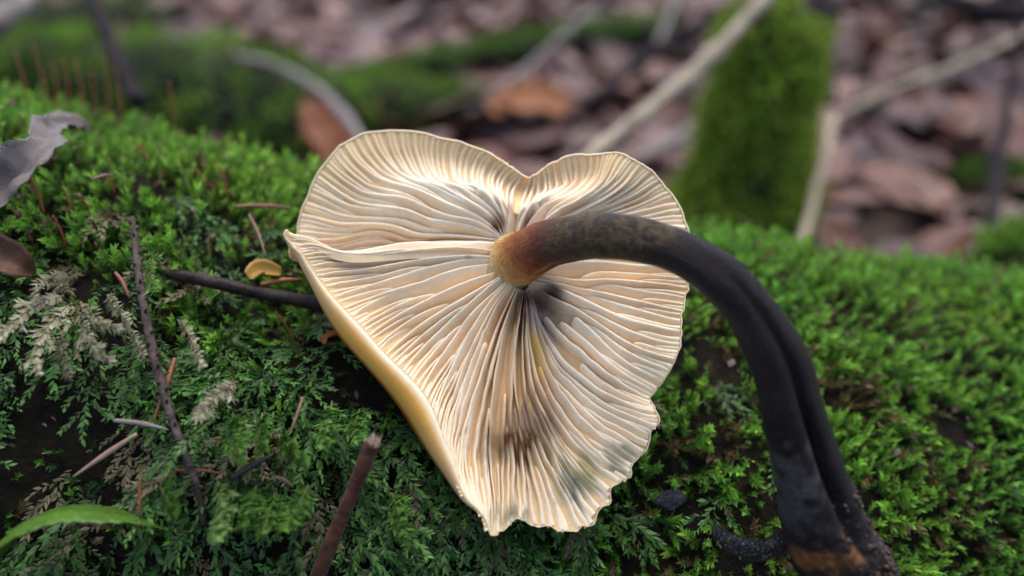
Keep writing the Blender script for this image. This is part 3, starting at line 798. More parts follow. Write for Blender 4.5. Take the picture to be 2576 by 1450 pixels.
streak = np.exp(-((PH2 - (2 * np.pi - 5.35) - 2 * (S2 - .1)) / .10) ** 2) * np.exp(-((S2 - .15) / .04) ** 2)
stc = stc * (1 - .8 * streak[..., None]) + np.array([.50, .20, .05]) * (.8 * streak[..., None])
leftside = (dph < 0)
grey = np.clip((sS - .66) / .015, 0, 1) * np.clip((.80 - sS) / .05, 0, 1) * leftside * np.clip(vn(SV, 5, 36, 2) * 2 + .8, 0, 1)
stc = stc * (1 - .8 * grey[..., None]) + np.array([.055, .055, .058]) * (.8 * grey[..., None])
tanp = np.clip((sS - .80) / .02, 0, 1) * np.clip((.85 - sS) / .015, 0, 1) * leftside * np.clip((dph + 2.0) * 3, 0, 1) * np.clip(vn(SV, 4, 37, 2) * 3 + .9, 0, 1)
stc = stc * (1 - .9 * tanp[..., None]) + np.array([.20, .085, .024]) * (.9 * tanp[..., None])
violet = np.clip((sS - .74) / .03, 0, 1) * np.clip((.95 - sS) / .05, 0, 1) * np.clip((dph - .5) * 3, 0, 1) * np.clip((2.0 - dph) * 3, 0, 1)
stc = stc * (1 - .7 * violet[..., None]) + np.array([.050, .030, .042]) * (.7 * violet[..., None])
tanb = np.clip((sS - .90) / .02, 0, 1) * np.clip(vn(SV, 3.5, 39, 2) * 4 - 1.4, 0, 1)
stc = stc * (1 - .8 * tanb[..., None]) + np.array([.20, .11, .05]) * (.8 * tanb[..., None])

m, nt, b, out = new_mat("velvet_stem")
c = attr(nt)
fine = noise(nt, 1400, 4, 0.7)
c = mix_col(nt, c, ramp(nt, fine, [(0.3, 0.62), (0.7, 1.25)]), 1.0, 'MULTIPLY')
nt.links.new(c, b.inputs["Base Color"])
b.inputs["Roughness"].default_value = 0.40
b.inputs["Specular IOR Level"].default_value = 0.16
b.inputs["Sheen Weight"].default_value = 0.03
b.inputs["Sheen Roughness"].default_value = 0.35
b.inputs["Subsurface Weight"].default_value = 0.1
b.inputs["Subsurface Scale"].default_value = 0.001
tc = nt.nodes.new("ShaderNodeTexCoord"); mp = nt.nodes.new("ShaderNodeMapping")
mp.inputs["Scale"].default_value = (14, 90, 1)
nt.links.new(tc.outputs["UV"], mp.inputs[0])
fib = noise(nt, 1.0, 5, 0.7, mp.outputs[0])
add = nt.nodes.new("ShaderNodeMath"); add.operation = 'ADD'
nt.links.new(fine, add.inputs[0]); nt.links.new(fib, add.inputs[1])
bump(nt, b, add.outputs[0], 0.7, 0.0006)
M_STEM = m
svv = np.concatenate([np.repeat(sc_[:1, None, :3], NPH, 1), SV, np.repeat(sc_[-1:, None, :3], NPH, 1)], 0).reshape(-1, 3)
scol = np.concatenate([stc[:1], stc, stc[-1:]], 0).reshape(-1, 3)
n_ = NSS + 2
a = np.arange(n_ - 1)[:, None]; bb = np.arange(NPH)[None, :]; b2 = (bb + 1) % NPH
stf = np.stack([a * NPH + bb, a * NPH + b2, (a + 1) * NPH + b2, (a + 1) * NPH + bb], -1).reshape(-1, 4)
stuv = np.stack([np.repeat(np.linspace(0, 1, n_), NPH), np.tile(np.linspace(0, 1, NPH, endpoint=False), n_)], 1)
stem = mk("stem", svv, stf, M_STEM, shroom, BASE, scol, stuv)
tag(stem, "dark velvety stem, amber where it meets the gills, grooved lower down")
STEM_BVH = BVHTree.FromPolygons([tuple(p) for p in svv], [tuple(int(i) for i in q) for q in stf])

# crumbs of soil and bark clinging to the foot of the stem
cv, cf, ccol = [], [], []
ico = np.array([(0, 0, 1), (.94, 0, .2), (.29, .9, .2), (-.76, .55, .2), (-.76, -.55, .2), (.29, -.9, .2), (0, 0, -1)], float)
icf = [(0, 1, 2), (0, 2, 3), (0, 3, 4), (0, 4, 5), (0, 5, 1), (6, 2, 1), (6, 3, 2), (6, 4, 3), (6, 5, 4), (6, 1, 5)]
nb = 0
for q in range(1500):
    s = rng.uniform(.76, .99) if rng.random() < .35 else rng.uniform(.87, .99)
    p_ = rng.uniform(0, 2 * np.pi)
    dd = -(((p_ - .0 + np.pi) % (2 * np.pi)) - np.pi)
    if s < .87 and (dd < -.1 or rng.random() < .3):
        continue
    i = int(s * (NSS - 1)); k = int(p_ / (2 * np.pi) * NPH) % NPH
    sz = rng.uniform(.02, .07) * (1.5 if s > .88 else 1)
    cv.append(SV[i, k] + ico * rng.uniform(.6, 1.3, (7, 1)) * sz * rng.uniform(.6, 1.3, 3))
    cf.extend([tuple(nb + w for w in t) for t in icf]); nb += 7
    base_c = np.array([(.02, .012, .012), (.05, .022, .014), (.024, .016, .022), (.014, .009, .012), (.06, .03, .016)][rng.integers(0, 5)])
    ccol.append(np.tile(base_c * rng.uniform(.7, 1.4), (7, 1)))
M_CRUMB = mat_vcol("soil_crumbs", 0.6, 0.4, var=0.4, scale=1500, bstr=0.6)
cr = mk("soil_crumbs", np.vstack(cv), np.array(cf), M_CRUMB, shroom, BASE, np.vstack(ccol))
tag(cr, kind="stuff")
#SPLIT

# ================================================================ SLUG
sl = np.array([  # x, y, half width px, depth
    (1796, 1326, 8, 12.62), (1804, 1339, 16, 12.55), (1826, 1358, 22, 12.45), (1856, 1374, 25, 12.38), (1892, 1384, 27, 12.35), (1925, 1384, 26, 12.35), (1955, 1368, 25, 12.4), (1985, 1355, 23, 12.5), (2010, 1348, 14, 12.6)])
sl[:, 3] -= 0.25
slc = spline(np.column_stack([P(sl[:, 0], sl[:, 1], sl[:, 3]), sl[:, 2] / FPX * sl[:, 3]]), 70)
sv_, sf_ = tube(slc[:, :3], slc[:, 3], 28, up=-FWD, rough=0.03, rs=8, rfun=lambda s, p: 1 + 0.05 * np.cos(2 * p))
nn_ = len(sv_) // 28
suv = np.stack([np.repeat(np.linspace(0, 1, nn_), 28), np.tile(np.linspace(0, 1, 28, endpoint=False), nn_)], 1)
m, nt, b, out = new_mat("slug_skin")
tc = nt.nodes.new("ShaderNodeTexCoord"); mp = nt.nodes.new("ShaderNodeMapping")
mp.inputs["Scale"].default_value = (22, 20, 1)
nt.links.new(tc.outputs["UV"], mp.inputs[0])
vo = nt.nodes.new("ShaderNodeTexVoronoi"); vo.feature = 'DISTANCE_TO_EDGE'; vo.inputs["Scale"].default_value = 1.0
nt.links.new(mp.outputs[0], vo.inputs["Vector"])
hh = ramp(nt, vo.outputs["Distance"], [(0.0, 0.0), (0.25, 1.0)])
cc_ = mix_col(nt, (0.004, 0.004, 0.006), (0.020, 0.020, 0.028), hh)
nt.links.new(cc_, b.inputs["Base Color"])
b.inputs["Roughness"].default_value = 0.3
b.inputs["Specular IOR Level"].default_value = 0.35
bump(nt, b, hh, 0.9, 0.0006)
SLUG_ORG = slc[35, :3]
slug = mk("slug", sv_, sf_, m, org=SLUG_ORG, uv=suv)
tag(slug, "small blue black slug with ridged skin curling out from under the mushroom foot", "slug")

# ================================================================ MOSS
GRAV = np.array([0, 0, -1.0])


def leaf_cloud(base, dirv, L, leafL, leafW, spread, droop, nl, c_base, c_tip, flat=0.0, plane_n=None, tvar=0.18, hue=None, seed=1):
    """Moss shoots: every shoot is a drooping axis set with small folded leaves. Returns verts, tris, colours."""
    g = np.random.default_rng(seed)
    N = len(base)
    k = np.arange(nl)
    t = (0.08 + 0.92 * (k + 0.5) / nl)[None, :] + g.uniform(-.02, .02, (N, nl))
    t = np.clip(t, 0, 1.02)
    L_ = L[:, None, None]
    dr = (droop[:, None, None] if np.ndim(droop) else droop)
    pos = base[:, None] + L_ * (t[..., None] * dirv[:, None] + (t ** 2)[..., None] * dr * GRAV)
    tan = nrm(dirv[:, None] + 2 * t[..., None] * dr * GRAV)
    ref = plane_n if plane_n is not None else nrm(g.normal(size=(N, 3)))
    a = nrm(np.cross(tan, np.broadcast_to(ref[:, None], tan.shape)))
    b = np.cross(tan, a)
    az = k[None, :] * 2.39996 + g.uniform(0, 6.28, (N, 1)) + g.uniform(-.3, .3, (N, nl))
    if flat:
        az2 = (k[None, :] % 2) * np.pi + g.uniform(-.55, .55, (N, nl))
        az = np.where(g.random((N, nl)) < flat, az2, az)
    rad = np.cos(az)[..., None] * a + np.sin(az)[..., None] * b
    spr = (spread[:, None] if np.ndim(spread) else spread) * (1.12 - 0.5 * t) + g.uniform(-.2, .2, (N, nl))
    ld = nrm(np.cos(spr)[..., None] * tan + np.sin(spr)[..., None] * rad)
    side = nrm(np.cross(ld, tan))
    if flat:                               # feather mosses twist their leaves into the plane of the frond
        side = nrm(np.cross(np.broadcast_to(ref[:, None], ld.shape), ld) + .35 * side)
    nn = np.cross(side, ld)
    ll = leafL[:, None] * g.uniform(.75, 1.2, (N, nl)) * (0.62 + 0.5 * np.sin(np.pi * np.clip(t, 0, 1) ** .8 * .86))
    ww = ll * leafW * g.uniform(.8, 1.2, (N, nl))
    l3, w3 = ll[..., None], ww[..., None]
    curl = g.uniform(-.05, .25, (N, nl))[..., None]
    v0 = pos
    v1 = pos + ld * (.42 * l3) + side * w3 + nn * (.25 * w3)
    v2 = pos + ld * (.42 * l3) - side * w3 + nn * (.25 * w3)
    v4 = pos + ld * (.48 * l3) - nn * (.12 * l3 * curl)
    v3 = pos + ld * l3 - nn * (.5 * l3 * curl)
    V = np.stack([v0, v1, v2, v3, v4], 2).reshape(-1, 3)
    q = (np.arange(N * nl) * 5)[:, None, None]
    F = (q + np.array([[0, 1, 4], [0, 4, 2], [1, 3, 4], [4, 3, 2]])[None]).reshape(-1, 3)
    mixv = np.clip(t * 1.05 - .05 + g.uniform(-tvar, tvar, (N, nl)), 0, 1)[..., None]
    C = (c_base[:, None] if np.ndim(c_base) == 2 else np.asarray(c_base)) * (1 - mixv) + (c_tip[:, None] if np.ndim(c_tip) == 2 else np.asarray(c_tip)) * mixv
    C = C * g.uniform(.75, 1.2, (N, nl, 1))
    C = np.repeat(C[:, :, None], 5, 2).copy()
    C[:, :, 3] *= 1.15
    return V, F, C.reshape(-1, 3)


def merge(parts):
    vs, fs, cs, n = [], [], [], 0
    for v, f, c in parts:
        vs.append(v); fs.append(f + n); cs.append(c); n += len(v)
    return np.vstack(vs), np.vstack(fs), np.vstack(cs)


BVHS = [CAP_BVH, STEM_BVH]


def blocked(base, tip):
    keep = np.ones(len(base), bool)
    for i in range(len(base)):
        d = Vector(tip[i] - base[i]); l = d.length
        if l < 1e-6:
            continue
        d /= l
        o = Vector(base[i])
        for bv in BVHS:
            if bv.ray_cast(o, d, l * 1.15)[0] is not None:
                keep[i] = False; break
    return keep


def log_samples(n, x0, x1, t0, t1, seed):
    g = np.random.default_rng(seed)
    x = g.uniform(x0, x1, n); th = g.uniform(t0, t1, n)
    p = log_point(x, th)
    e = 0.05
    du = log_point(x + e, th) - p; dv = log_point(x, th + e / LOG_R) - p
    nr = nrm(np.cross(du, dv))
    c = np.stack([x, np.full(n, LOG_CY), log_axis_z(x)], -1)
    nr = np.where((np.einsum('ij,ij->i', nr, p - c) < 0)[:, None], -nr, nr)
    return x, th, p, nr, g


# bare dark places, by where they are on the log
def spot(x, y):
    return hit(x, y)[0]


BARE = [(spot(100, 1060), 1.5), (spot(260, 1130), 1.25), (spot(60, 1200), 1.2), (spot(330, 1390), .8), (spot(560, 640), 0.7), (spot(860, 930), 0.8), (spot(330, 1010), .8), (spot(640, 800), .7),
        (spot(1830, 1000), .6), (spot(2130, 800), .5), (spot(1760, 1280), .55), (spot(2380, 1080), .5), (spot(1700, 1340), .4), (spot(620, 1380), .6), (spot(950, 1000), .6), (spot(1880, 920), .7)]


def bare(p):
    b_ = np.zeros(len(p))
    for c, r in BARE:
        b_ = np.maximum(b_, np.exp(-(np.linalg.norm(p - c, axis=1) / r) ** 2))
    return b_


def moss_field(n, x0, x1, t0, t1, seed, Lr, leafr, lw, nl, spread, droop, lean_n, lean_up, lean_dn, cb, ct, flat=0.0, dens=None, tvar=.18):
    x, th, p, nr, g = log_samples(n, x0, x1, t0, t1, seed)
    pat = vn(p, 0.55, 77, 2); fine_ = vn(p, 1.6, 78, 2)
    prob = np.clip(0.78 + 0.9 * fine_, 0.05, 1) * (1 - 0.93 * bare(p))
    if dens is not None:
        prob = prob * dens(p, pat)
    k = g.random(n) < prob
    x, th, p, nr, pat, fine_ = x[k], th[k], p[k], nr[k], pat[k], fine_[k]
    m_ = len(p)
    down = nrm(GRAV - nr * (nr @ GRAV)[:, None])
    comb = np.stack([vn(p, .5, 91 + q, 2) for q in range(3)], 1)          # neighbouring shoots lean the same way
    d = nr * lean_n + np.array([0, 0, 1.0]) * lean_up + down * lean_dn + g.normal(size=(m_, 3)) * .30 + comb * .75
    d = nrm(d)
    L = g.uniform(*Lr, m_) * (1 + .45 * fine_)
    siz = 1 + .55 * vn(p, .6, 95, 2)
    L = L * (.5 + .5 * siz)
    lf_ = g.uniform(*leafr, m_) * siz
    kk = blocked(p - nr * .05, p + d * (L[:, None] + .12))
    p, nr, d, L, lf_, pat, fine_ = p[kk], nr[kk], d[kk], L[kk], lf_[kk], pat[kk], fine_[kk]
    m_ = len(p)
    var = g.uniform(0, 1, (m_, 1)); deadp = vn(p, .75, 97, 2)[:, None]
    old = (g.random((m_, 1)) < .07 + .10 * (fine_[:, None] < -.2) + .55 * np.clip((deadp - .30) * 4, 0, 1))
    cbv = np.asarray(cb) * (0.7 + .6 * var)
    ctv = np.asarray(ct) * (0.7 + .55 * g.uniform(0, 1, (m_, 1))) * (1 + .25 * pat[:, None] * np.array([1.0, .4, .2]))
    brown = np.array([.15, .11, .045])
    ylw = np.clip(vn(p, .4, 99, 2)[:, None] * 1.5, -1, 1)
    ctv = ctv * (1 + ylw * np.array([.16, .02, -.1]))
    ctv = np.where(old, brown * (.6 + .8 * var), ctv); cbv = np.where(old, brown * .5, cbv)
    return leaf_cloud(p - nr * .05, d, L, lf_, lw, spread, droop, nl, cbv, ctv, flat, nr if flat else None, tvar, seed=seed + 1)


T0, T1 = 0.05, 2.35
right_w = lambda p: np.clip((p[:, 0] + 1.0) / 3.0, 0, 1)
th_of = lambda p: np.arctan2(p[:, 2] - log_axis_z(p[:, 0]), LOG_CY - p[:, 1])
crest_w = lambda p: np.clip((th_of(p) - .95) / .35, 0, 1)
# leafy upright moss, mostly right of and behind the mushroom, and along the crest
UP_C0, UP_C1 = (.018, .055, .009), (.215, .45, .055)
upm = [
    moss_field(12500, -17, 17, T0, T1, 201, (.36, .85), (.11, .23), .165, 23, .62, .12, .75, .45, .15, UP_C0, UP_C1,
               dens=lambda p, a: np.clip(np.maximum(right_w(p), crest_w(p)), .12, 1)),
    moss_field(22000, -17, 17, T0, T1, 202, (.2, .6), (.08, .17), .18, 13, .72, .1, .9, .3, .1, UP_C0, tuple(.85 * q for q in UP_C1),
               dens=lambda p, a: np.clip(np.maximum(right_w(p), crest_w(p)), .3, 1)),
]
v, f, c = merge(upm)
moss1 = mk("moss", v, f, M_MOSS, org=LOG_ORG, col=c)
tag(moss1, "bright green leafy moss carpeting the right side and crest of the log", "moss", kind="stuff")


# feathery moss that hangs down the near side of the log on the left
def fronds(n, x0, x1, t0, t1, seed, Lr, keepf, cb, ct, old_p=.11):
    x, th, p, nr, g = log_samples(n, x0, x1, t0, t1, seed)
    k = g.random(n) < np.clip(keepf(p) * (1 - .93 * bare(p)) * np.clip(.75 + .9 * vn(p, 1.2, 79, 2), .05, 1), 0, 1)
    p, nr = p[k], nr[k]
    m_ = len(p)
    down = nrm(GRAV - nr * (nr @ GRAV)[:, None])
    side = np.cross(nr, down)
    d = nrm(nr * g.uniform(.45, .95, (m_, 1)) + down * g.uniform(.35, 1.1, (m_, 1)) + side * g.normal(0, .45, (m_, 1)))
    L = g.uniform(*Lr, m_)
    kk = blocked(p - nr * .05, p + d * (L[:, None] + .2))
    p, nr, d, L = p[kk], nr[kk], d[kk], L[kk]
    m_ = len(p)
    old = g.random((m_, 1)) < old_p
    cbv = np.asarray(cb) * g.uniform(.7, 1.3, (m_, 1)); ctv = np.asarray(ct) * g.uniform(.7, 1.3, (m_, 1))
    dry = np.array([.24, .20, .10])
    cbv = np.where(old, dry * .5, cbv); ctv = np.where(old, dry * g.uniform(.5, 1.1, (m_, 1)), ctv)
    droop = g.uniform(.15, .5, m_)
    out_ = [leaf_cloud(p, d, L, np.full(m_, .16) * g.uniform(.8, 1.25, m_), .19, .62, droop, 30, cbv, ctv, .75, nr, seed=seed + 1)]
    NB = 5
    for b_ in range(NB):                       # side branches
        t = .22 + .13 * b_ + g.uniform(-.03, .03, m_)
        bp = p + L[:, None] * (t[:, None] * d + (t ** 2)[:, None] * droop[:, None] * GRAV)
        tn = nrm(d + 2 * t[:, None] * droop[:, None] * GRAV)
        sd_ = nrm(np.cross(nr, tn)) * (1 if b_ % 2 else -1)
        bd = nrm(tn * .75 + sd_ * .8 + nr * .1 + g.normal(0, .12, (m_, 3)))
        out_.append(leaf_cloud(bp, bd, L * g.uniform(.28, .42, m_) * (1.15 - .5 * t), np.full(m_, .13) * g.uniform(.8, 1.2, m_), .20, .62, droop, 10, cbv * 1.1, ctv, .75, nr, seed=seed + 2 + b_))
    return merge(out_)


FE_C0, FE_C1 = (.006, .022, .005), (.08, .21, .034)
left_w = lambda p: np.clip(1.15 - right_w(p) * 1.0, 0, 1) * np.clip(1.1 - crest_w(p), .05, 1)
v, f, c = merge([fronds(2500, -17, 5, T0, 1.5, 301, (1.0, 2.0), left_w, FE_C0, FE_C1),
                 moss_field(4800, -17, 5, T0, 1.6, 303, (.18, .42), (.10, .16), .22, 11, .85, .15, .8, .2, .3, FE_C0, tuple(.6 * q for q in FE_C1), dens=lambda p, a: left_w(p))])
moss2 = mk("feather_moss", v, f, M_MOSS, org=LOG_ORG, col=c)
tag(moss2, "dark green feathery moss hanging down the near left side of the log", "moss", kind="stuff")
#SPLIT2

# ================================================================ THINGS LYING ON THE LOG
def tube_thing(name, c, r, mat, label, cat, group=None, nphi=10, rough=.12, rs=4, seed=0, up=(0, 0, 1), n=40, kind=None, knots=0):
    cr_ = spline(np.column_stack([c, r]), n)
    for q in range(knots):              # swollen nodes, and a slight wander between them
        i_ = np.random.default_rng(seed * 31 + q).uniform(2, n - 2)
        cr_[:, 3] *= 1 + .35 * np.exp(-((np.arange(n) - i_) / 1.1) ** 2)
    if knots:
        cr_[:, :3] += (cr_[:, 3:4] * .55) * np.stack([vn(cr_[:, :3], .35, seed + q * 7, 2) for q in range(3)], 1)
    v, f = tube(cr_[:, :3], cr_[:, 3], nphi, up, rough, rs, seed)
    o = mk(name, v, f, mat, org=cr_[n // 2, :3])
    tag(o, label, cat, group, kind)
    return o, cr_


def px_r(c, w):
    """Radius in cm of something w px (2576 frame) thick at point(s) c."""
    return np.asarray(w, float) / 2 / FPX * proj(c)[2]


# --- dark wet twig that runs under the cap
c = on_log([(405, 684), (470, 697), (560, 716), (660, 738), (760, 757), (860, 772), (960, 790)], [.45, .75, .85, .85, .85, .8, .7])
tube_thing("twig", c, px_r(c, [16, 30, 34, 36, 38, 40, 40]), M_DARKTWIG, "dark wet bare twig running under the left edge of the mushroom cap", "twig", nphi=14, rough=.18, rs=3)
# --- brown broken twig in front
root = empty("broken_twig", P(790, 1500, 12.55))
tag(root, "brown hairy broken twig with pale splintered tip, sticking up in front", "twig")
c = np.array([P(770, 1530, 12.5), P(800, 1450, 12.25), P(850, 1325, 12.0), P(905, 1195, 11.8), P(938, 1112, 11.7)])
cr_ = spline(np.column_stack([c, px_r(c, [38, 40, 38, 38, 40])]), 60)
v, f = tube(cr_[:, :3], cr_[:, 3], 16, -FWD, .10, 5, 3)
mk("bark", v, f, M_BROWNTWIG, root, P(790, 1500, 12.55))
c2 = np.array([P(936, 1117, 11.7), P(943, 1098, 11.68), P(948, 1082, 11.66)])
g_ = np.random.default_rng(5)
ax = nrm(c2[-1] - c2[0]); s1 = nrm(np.cross(ax, FWD)); s2 = np.cross(ax, s1)
vv, ff, nb = [], [], 0
for q in range(46):
    a_, rr0 = g_.uniform(0, 6.28), 0.105 * math.sqrt(g_.random())
    b0 = c2[0] + s1 * rr0 * math.cos(a_) + s2 * rr0 * math.sin(a_)
    hgt = g_.uniform(.06, .20); w = g_.uniform(.012, .026)
    tip = b0 + ax * hgt + (s1 * g_.normal() + s2 * g_.normal()) * .012
    vv += [b0 + s1 * w, b0 - s1 * .5 * w + s2 * w, b0 - s1 * .5 * w - s2 * w, tip]
    ff += [(nb, nb + 1, nb + 3), (nb + 1, nb + 2, nb + 3), (nb + 2, nb, nb + 3)]; nb += 4
mk("splintered_tip", np.array(vv), np.array(ff), M_SPLINT, root, P(790, 1500, 12.55), smooth=False)
for (x, y, dx, dy) in ((822, 1368, -12, -18), (814, 1425, -13, -4), (868, 1312, 14, -6), (900, 1180, -10, -4)):
    d0 = np.interp(y, [1112, 1450], [11.7, 12.25])
    a0 = P(x, y, d0 - .05); b0 = P(x + dx, y + dy, d0 - .12)
    v, f = tube(np.linspace(a0, b0, 5), np.array([.03, .024, .016, .009, .002]), 6, -FWD)
    mk("prickle", v, f, M_BROWNTWIG, root, P(790, 1500, 12.55))

# --- bare spruce twig set with needle pegs
c = on_log([(333, 548), (340, 620), (350, 700), (365, 790), (385, 890), (412, 985), (436, 1065), (470, 1150), (496, 1230), (512, 1320)], [.9, 1.0, 1.1, 1.15, 1.15, 1.1, 1.05, 1.0, .9, .6])
org = c[4]
root = empty("spruce_twig", org)
tag(root, "thin grey needleless conifer twig studded with pegs, trailing down the moss", "twig")
cr_ = spline(np.column_stack([c, px_r(c, [13, 17, 20, 22, 23, 22, 20, 18, 17, 14])]), 90)
v, f = tube(cr_[:, :3], cr_[:, 3], 10, -FWD, .2, 6, 4)
mk("stem", v, f, M_GREYTWIG, root, org)
t_, s__, u__ = frames(cr_[:, :3], -FWD)
v1, f1 = tube(np.array([(0, 0, 0), (0, .02, .05), (0, .02, .10)], float), np.array([.028, .022, .014]), 5, (1, 0, 0))
peg_me = mesh_np("peg", v1 * CM, f1); peg_me.materials.append(M_GREYTWIG)
g_ = np.random.default_rng(6)
for q in range(72):
    i = int(3 + q * 84 / 72); a_ = q * 2.4 + g_.uniform(-.3, .3)
    d = nrm(u__[i] * math.cos(a_) + s__[i] * math.sin(a_)); tn = t_[i]
    o = bpy.data.objects.new("peg", peg_me); COL.objects.link(o); o.parent = root
    z = d; y = -tn; x = np.cross(y, z)
    pw = (cr_[i, :3] + d * cr_[i, 3] * .8 - org) * CM
    o.matrix_local = Matrix(((x[0], y[0], z[0], pw[0]), (x[1], y[1], z[1], pw[1]), (x[2], y[2], z[2], pw[2]), (0, 0, 0, 1)))

# --- fallen conifer needles and splinters
NEEDLES = [
    ((440, 902), (385, 1062), 15, (.20, .075, .03), "wide orange brown needle slanting beside the pegged conifer twig"),
    ((286, 1058), (425, 1082), 14, (.20, .17, .15), "grey dry needle lying across the pegged conifer twig"),
    ((345, 1092), (184, 1200), 15, (.30, .19, .14), "long pinkish tan needle below the grey dry needle"),
    ((440, 1184), (552, 1190), 8, (.15, .025, .012), "thin dark red needle left of the black splinter"),
    ((582, 1204), (690, 1142), 17, (.020, .018, .018), "short black splinter lying in the green fronds"),
    ((590, 520), (735, 524), 11, (.20, .07, .04), "reddish needle lying level left of the cap's upper lobe"),
    ((626, 540), (668, 645), 9, (.16, .08, .06), "thin mauve brown needle slanting above the dark twig"),
    ((655, 716), (757, 703), 14, (.28, .085, .03), "orange brown needle resting on the dark wet twig"),
    ((290, 686), (325, 750), 12, (.18, .06, .03), "short rusty needle beside the top of the pegged twig"),
    ((352, 1200), (345, 1345), 10, (.17, .06, .02), "rusty needle hanging upright above the green leaf"),
    ((762, 1000), (726, 1098), 10, (.16, .09, .055), "brown needle slanting down in the moss left of the cap rim"),
    ((232, 452), (285, 440), 9, (.17, .09, .06), "faint brown needle lying level in the upper left moss"),
    ((690, 1200), (738, 1226), 11, (.14, .09, .045), "small tan needle in the fronds right of the black splinter"),
]
M_NEEDLE = mat_vcol("dry_needle", 0.5, 0.4, var=0.35, scale=500, bstr=0.4)
for i, (a_, b_, w, colr, lab) in enumerate(NEEDLES):
    mid = ((a_[0] + b_[0]) / 2 + 3, (a_[1] + b_[1]) / 2 - 4)
    c = on_log([a_, mid, b_], .95)
    cr_ = spline(np.column_stack([c, px_r(c, [w * .75, w, w * .35])]), 16)
    v, f = tube(cr_[:, :3], cr_[:, 3], 7, (0, 0, 1), .06, 6, i)
    o = mk("conifer_needle", v, f, M_NEEDLE, org=cr_[8, :3], col=np.tile(colr, (len(v), 1)))
    if "splinter" in lab and "black splinter lying" in lab:
        o.name = "wood_splinter"
        tag(o, lab, "splinter")
    else:
        tag(o, lab, "needle", "fallen conifer needles on the moss")

# --- moss sporophytes: rust red stalks
M_SETA = mat_plain("red_stalk", (0.13, 0.025, 0.010), (0.24, 0.06, 0.02), 400, 0.45, 0.2, 0.0003, 0.4)
M_CAPSULE = mat_plain("spore_capsule", (0.03, 0.012, 0.006), (0.16, 0.08, 0.015), 900, 0.4, 0.3, 0.0003, 0.5)


def sporophyte(bx, by, tx, ty, label, group, w=6.5, capsule=False, lift=(.25, 1.3)):
    h0 = hit(bx, by); p0 = h0[0] + h0[1] * lift[0]
    d0 = proj(p0)[2]
    p2 = P(tx, ty, d0 - .15)
    p1 = (p0 + p2) / 2 + RGT * .03
    root = empty("moss_sporophyte", p0)
    tag(root, label, "moss stalk", group)
    cr_ = spline(np.column_stack([np.array([p0, p1, p2]), px_r(np.array([p0, p1, p2]), [w, w * .8, w * .6])]), 14)
    v, f = tube(cr_[:, :3], cr_[:, 3], 6, -FWD)
    mk("stalk", v, f, M_SETA, root, p0)
    if capsule:
        ax = nrm(p2 - p1); e2 = p2 + nrm(ax + RGT * .9 * capsule) * .16
        cr_ = spline(np.column_stack([np.array([p2, (p2 + e2) / 2, e2]), [.03, .062, .02]]), 10)
        v, f = tube(cr_[:, :3], cr_[:, 3], 10, -FWD)
        mk("capsule", v, f, M_CAPSULE, root, p0)
    return root


SP_ = [
    (118, 556, 72, 434, 0, "red moss stalk leaning left, tallest below the grey dead leaf"),
    (189, 586, 159, 471, 0, "bright red upright moss stalk in the middle of the left stalks"),
    (244, 578, 207, 500, -1, "moss stalk with a yellow black capsule, left of the pegged twig top"),
    (93, 627, 44, 549, 1, "red moss stalk nearest the left edge, bent at its tip"),
    (178, 645, 133, 541, 0, "thin dark red moss stalk in front of the bright red one"),
    (544, 538, 494, 427, 0, "dark moss stalk leaning left above the level reddish needle"),
    (570, 527, 548, 412, 0, "yellow tipped moss stalk right beside the dark leaning one"),
    (533, 672, 529, 606, 1, "short moss stalk with a dark round capsule above the wet twig"),
    (292, 508, 259, 438, 0, "orange tipped short moss stalk above the pegged twig"),
    (374, 445, 337, 356, 0, "dark moss stalk leaning in the bright moss near the crest"),
    (222, 401, 144, 341, 0, "slender red stalk slanting down from the grey dead leaf tip"),
    (747, 885, 693, 784, 0, "dark red moss stalk below the wet twig, just left of the cap"),
]
for bx, by, tx, ty, cpl, lab in SP_:
    sporophyte(bx, by, tx, ty, lab, "moss stalks on the log", capsule=cpl)
for bx, by, tx, ty in ((118, 262, 82, 112), (140, 250, 133, 160), (208, 258, 188, 152), (238, 268, 228, 178), (272, 272, 262, 138), (300, 282, 292, 172), (66, 235, 38, 132), (434, 330, 426, 205), (170, 255, 160, 150)):
    sporophyte(bx, by + 18, tx, ty, "blurred rust red moss stalk standing along the upper left crest", "blurred moss stalks on the crest", w=4.5)


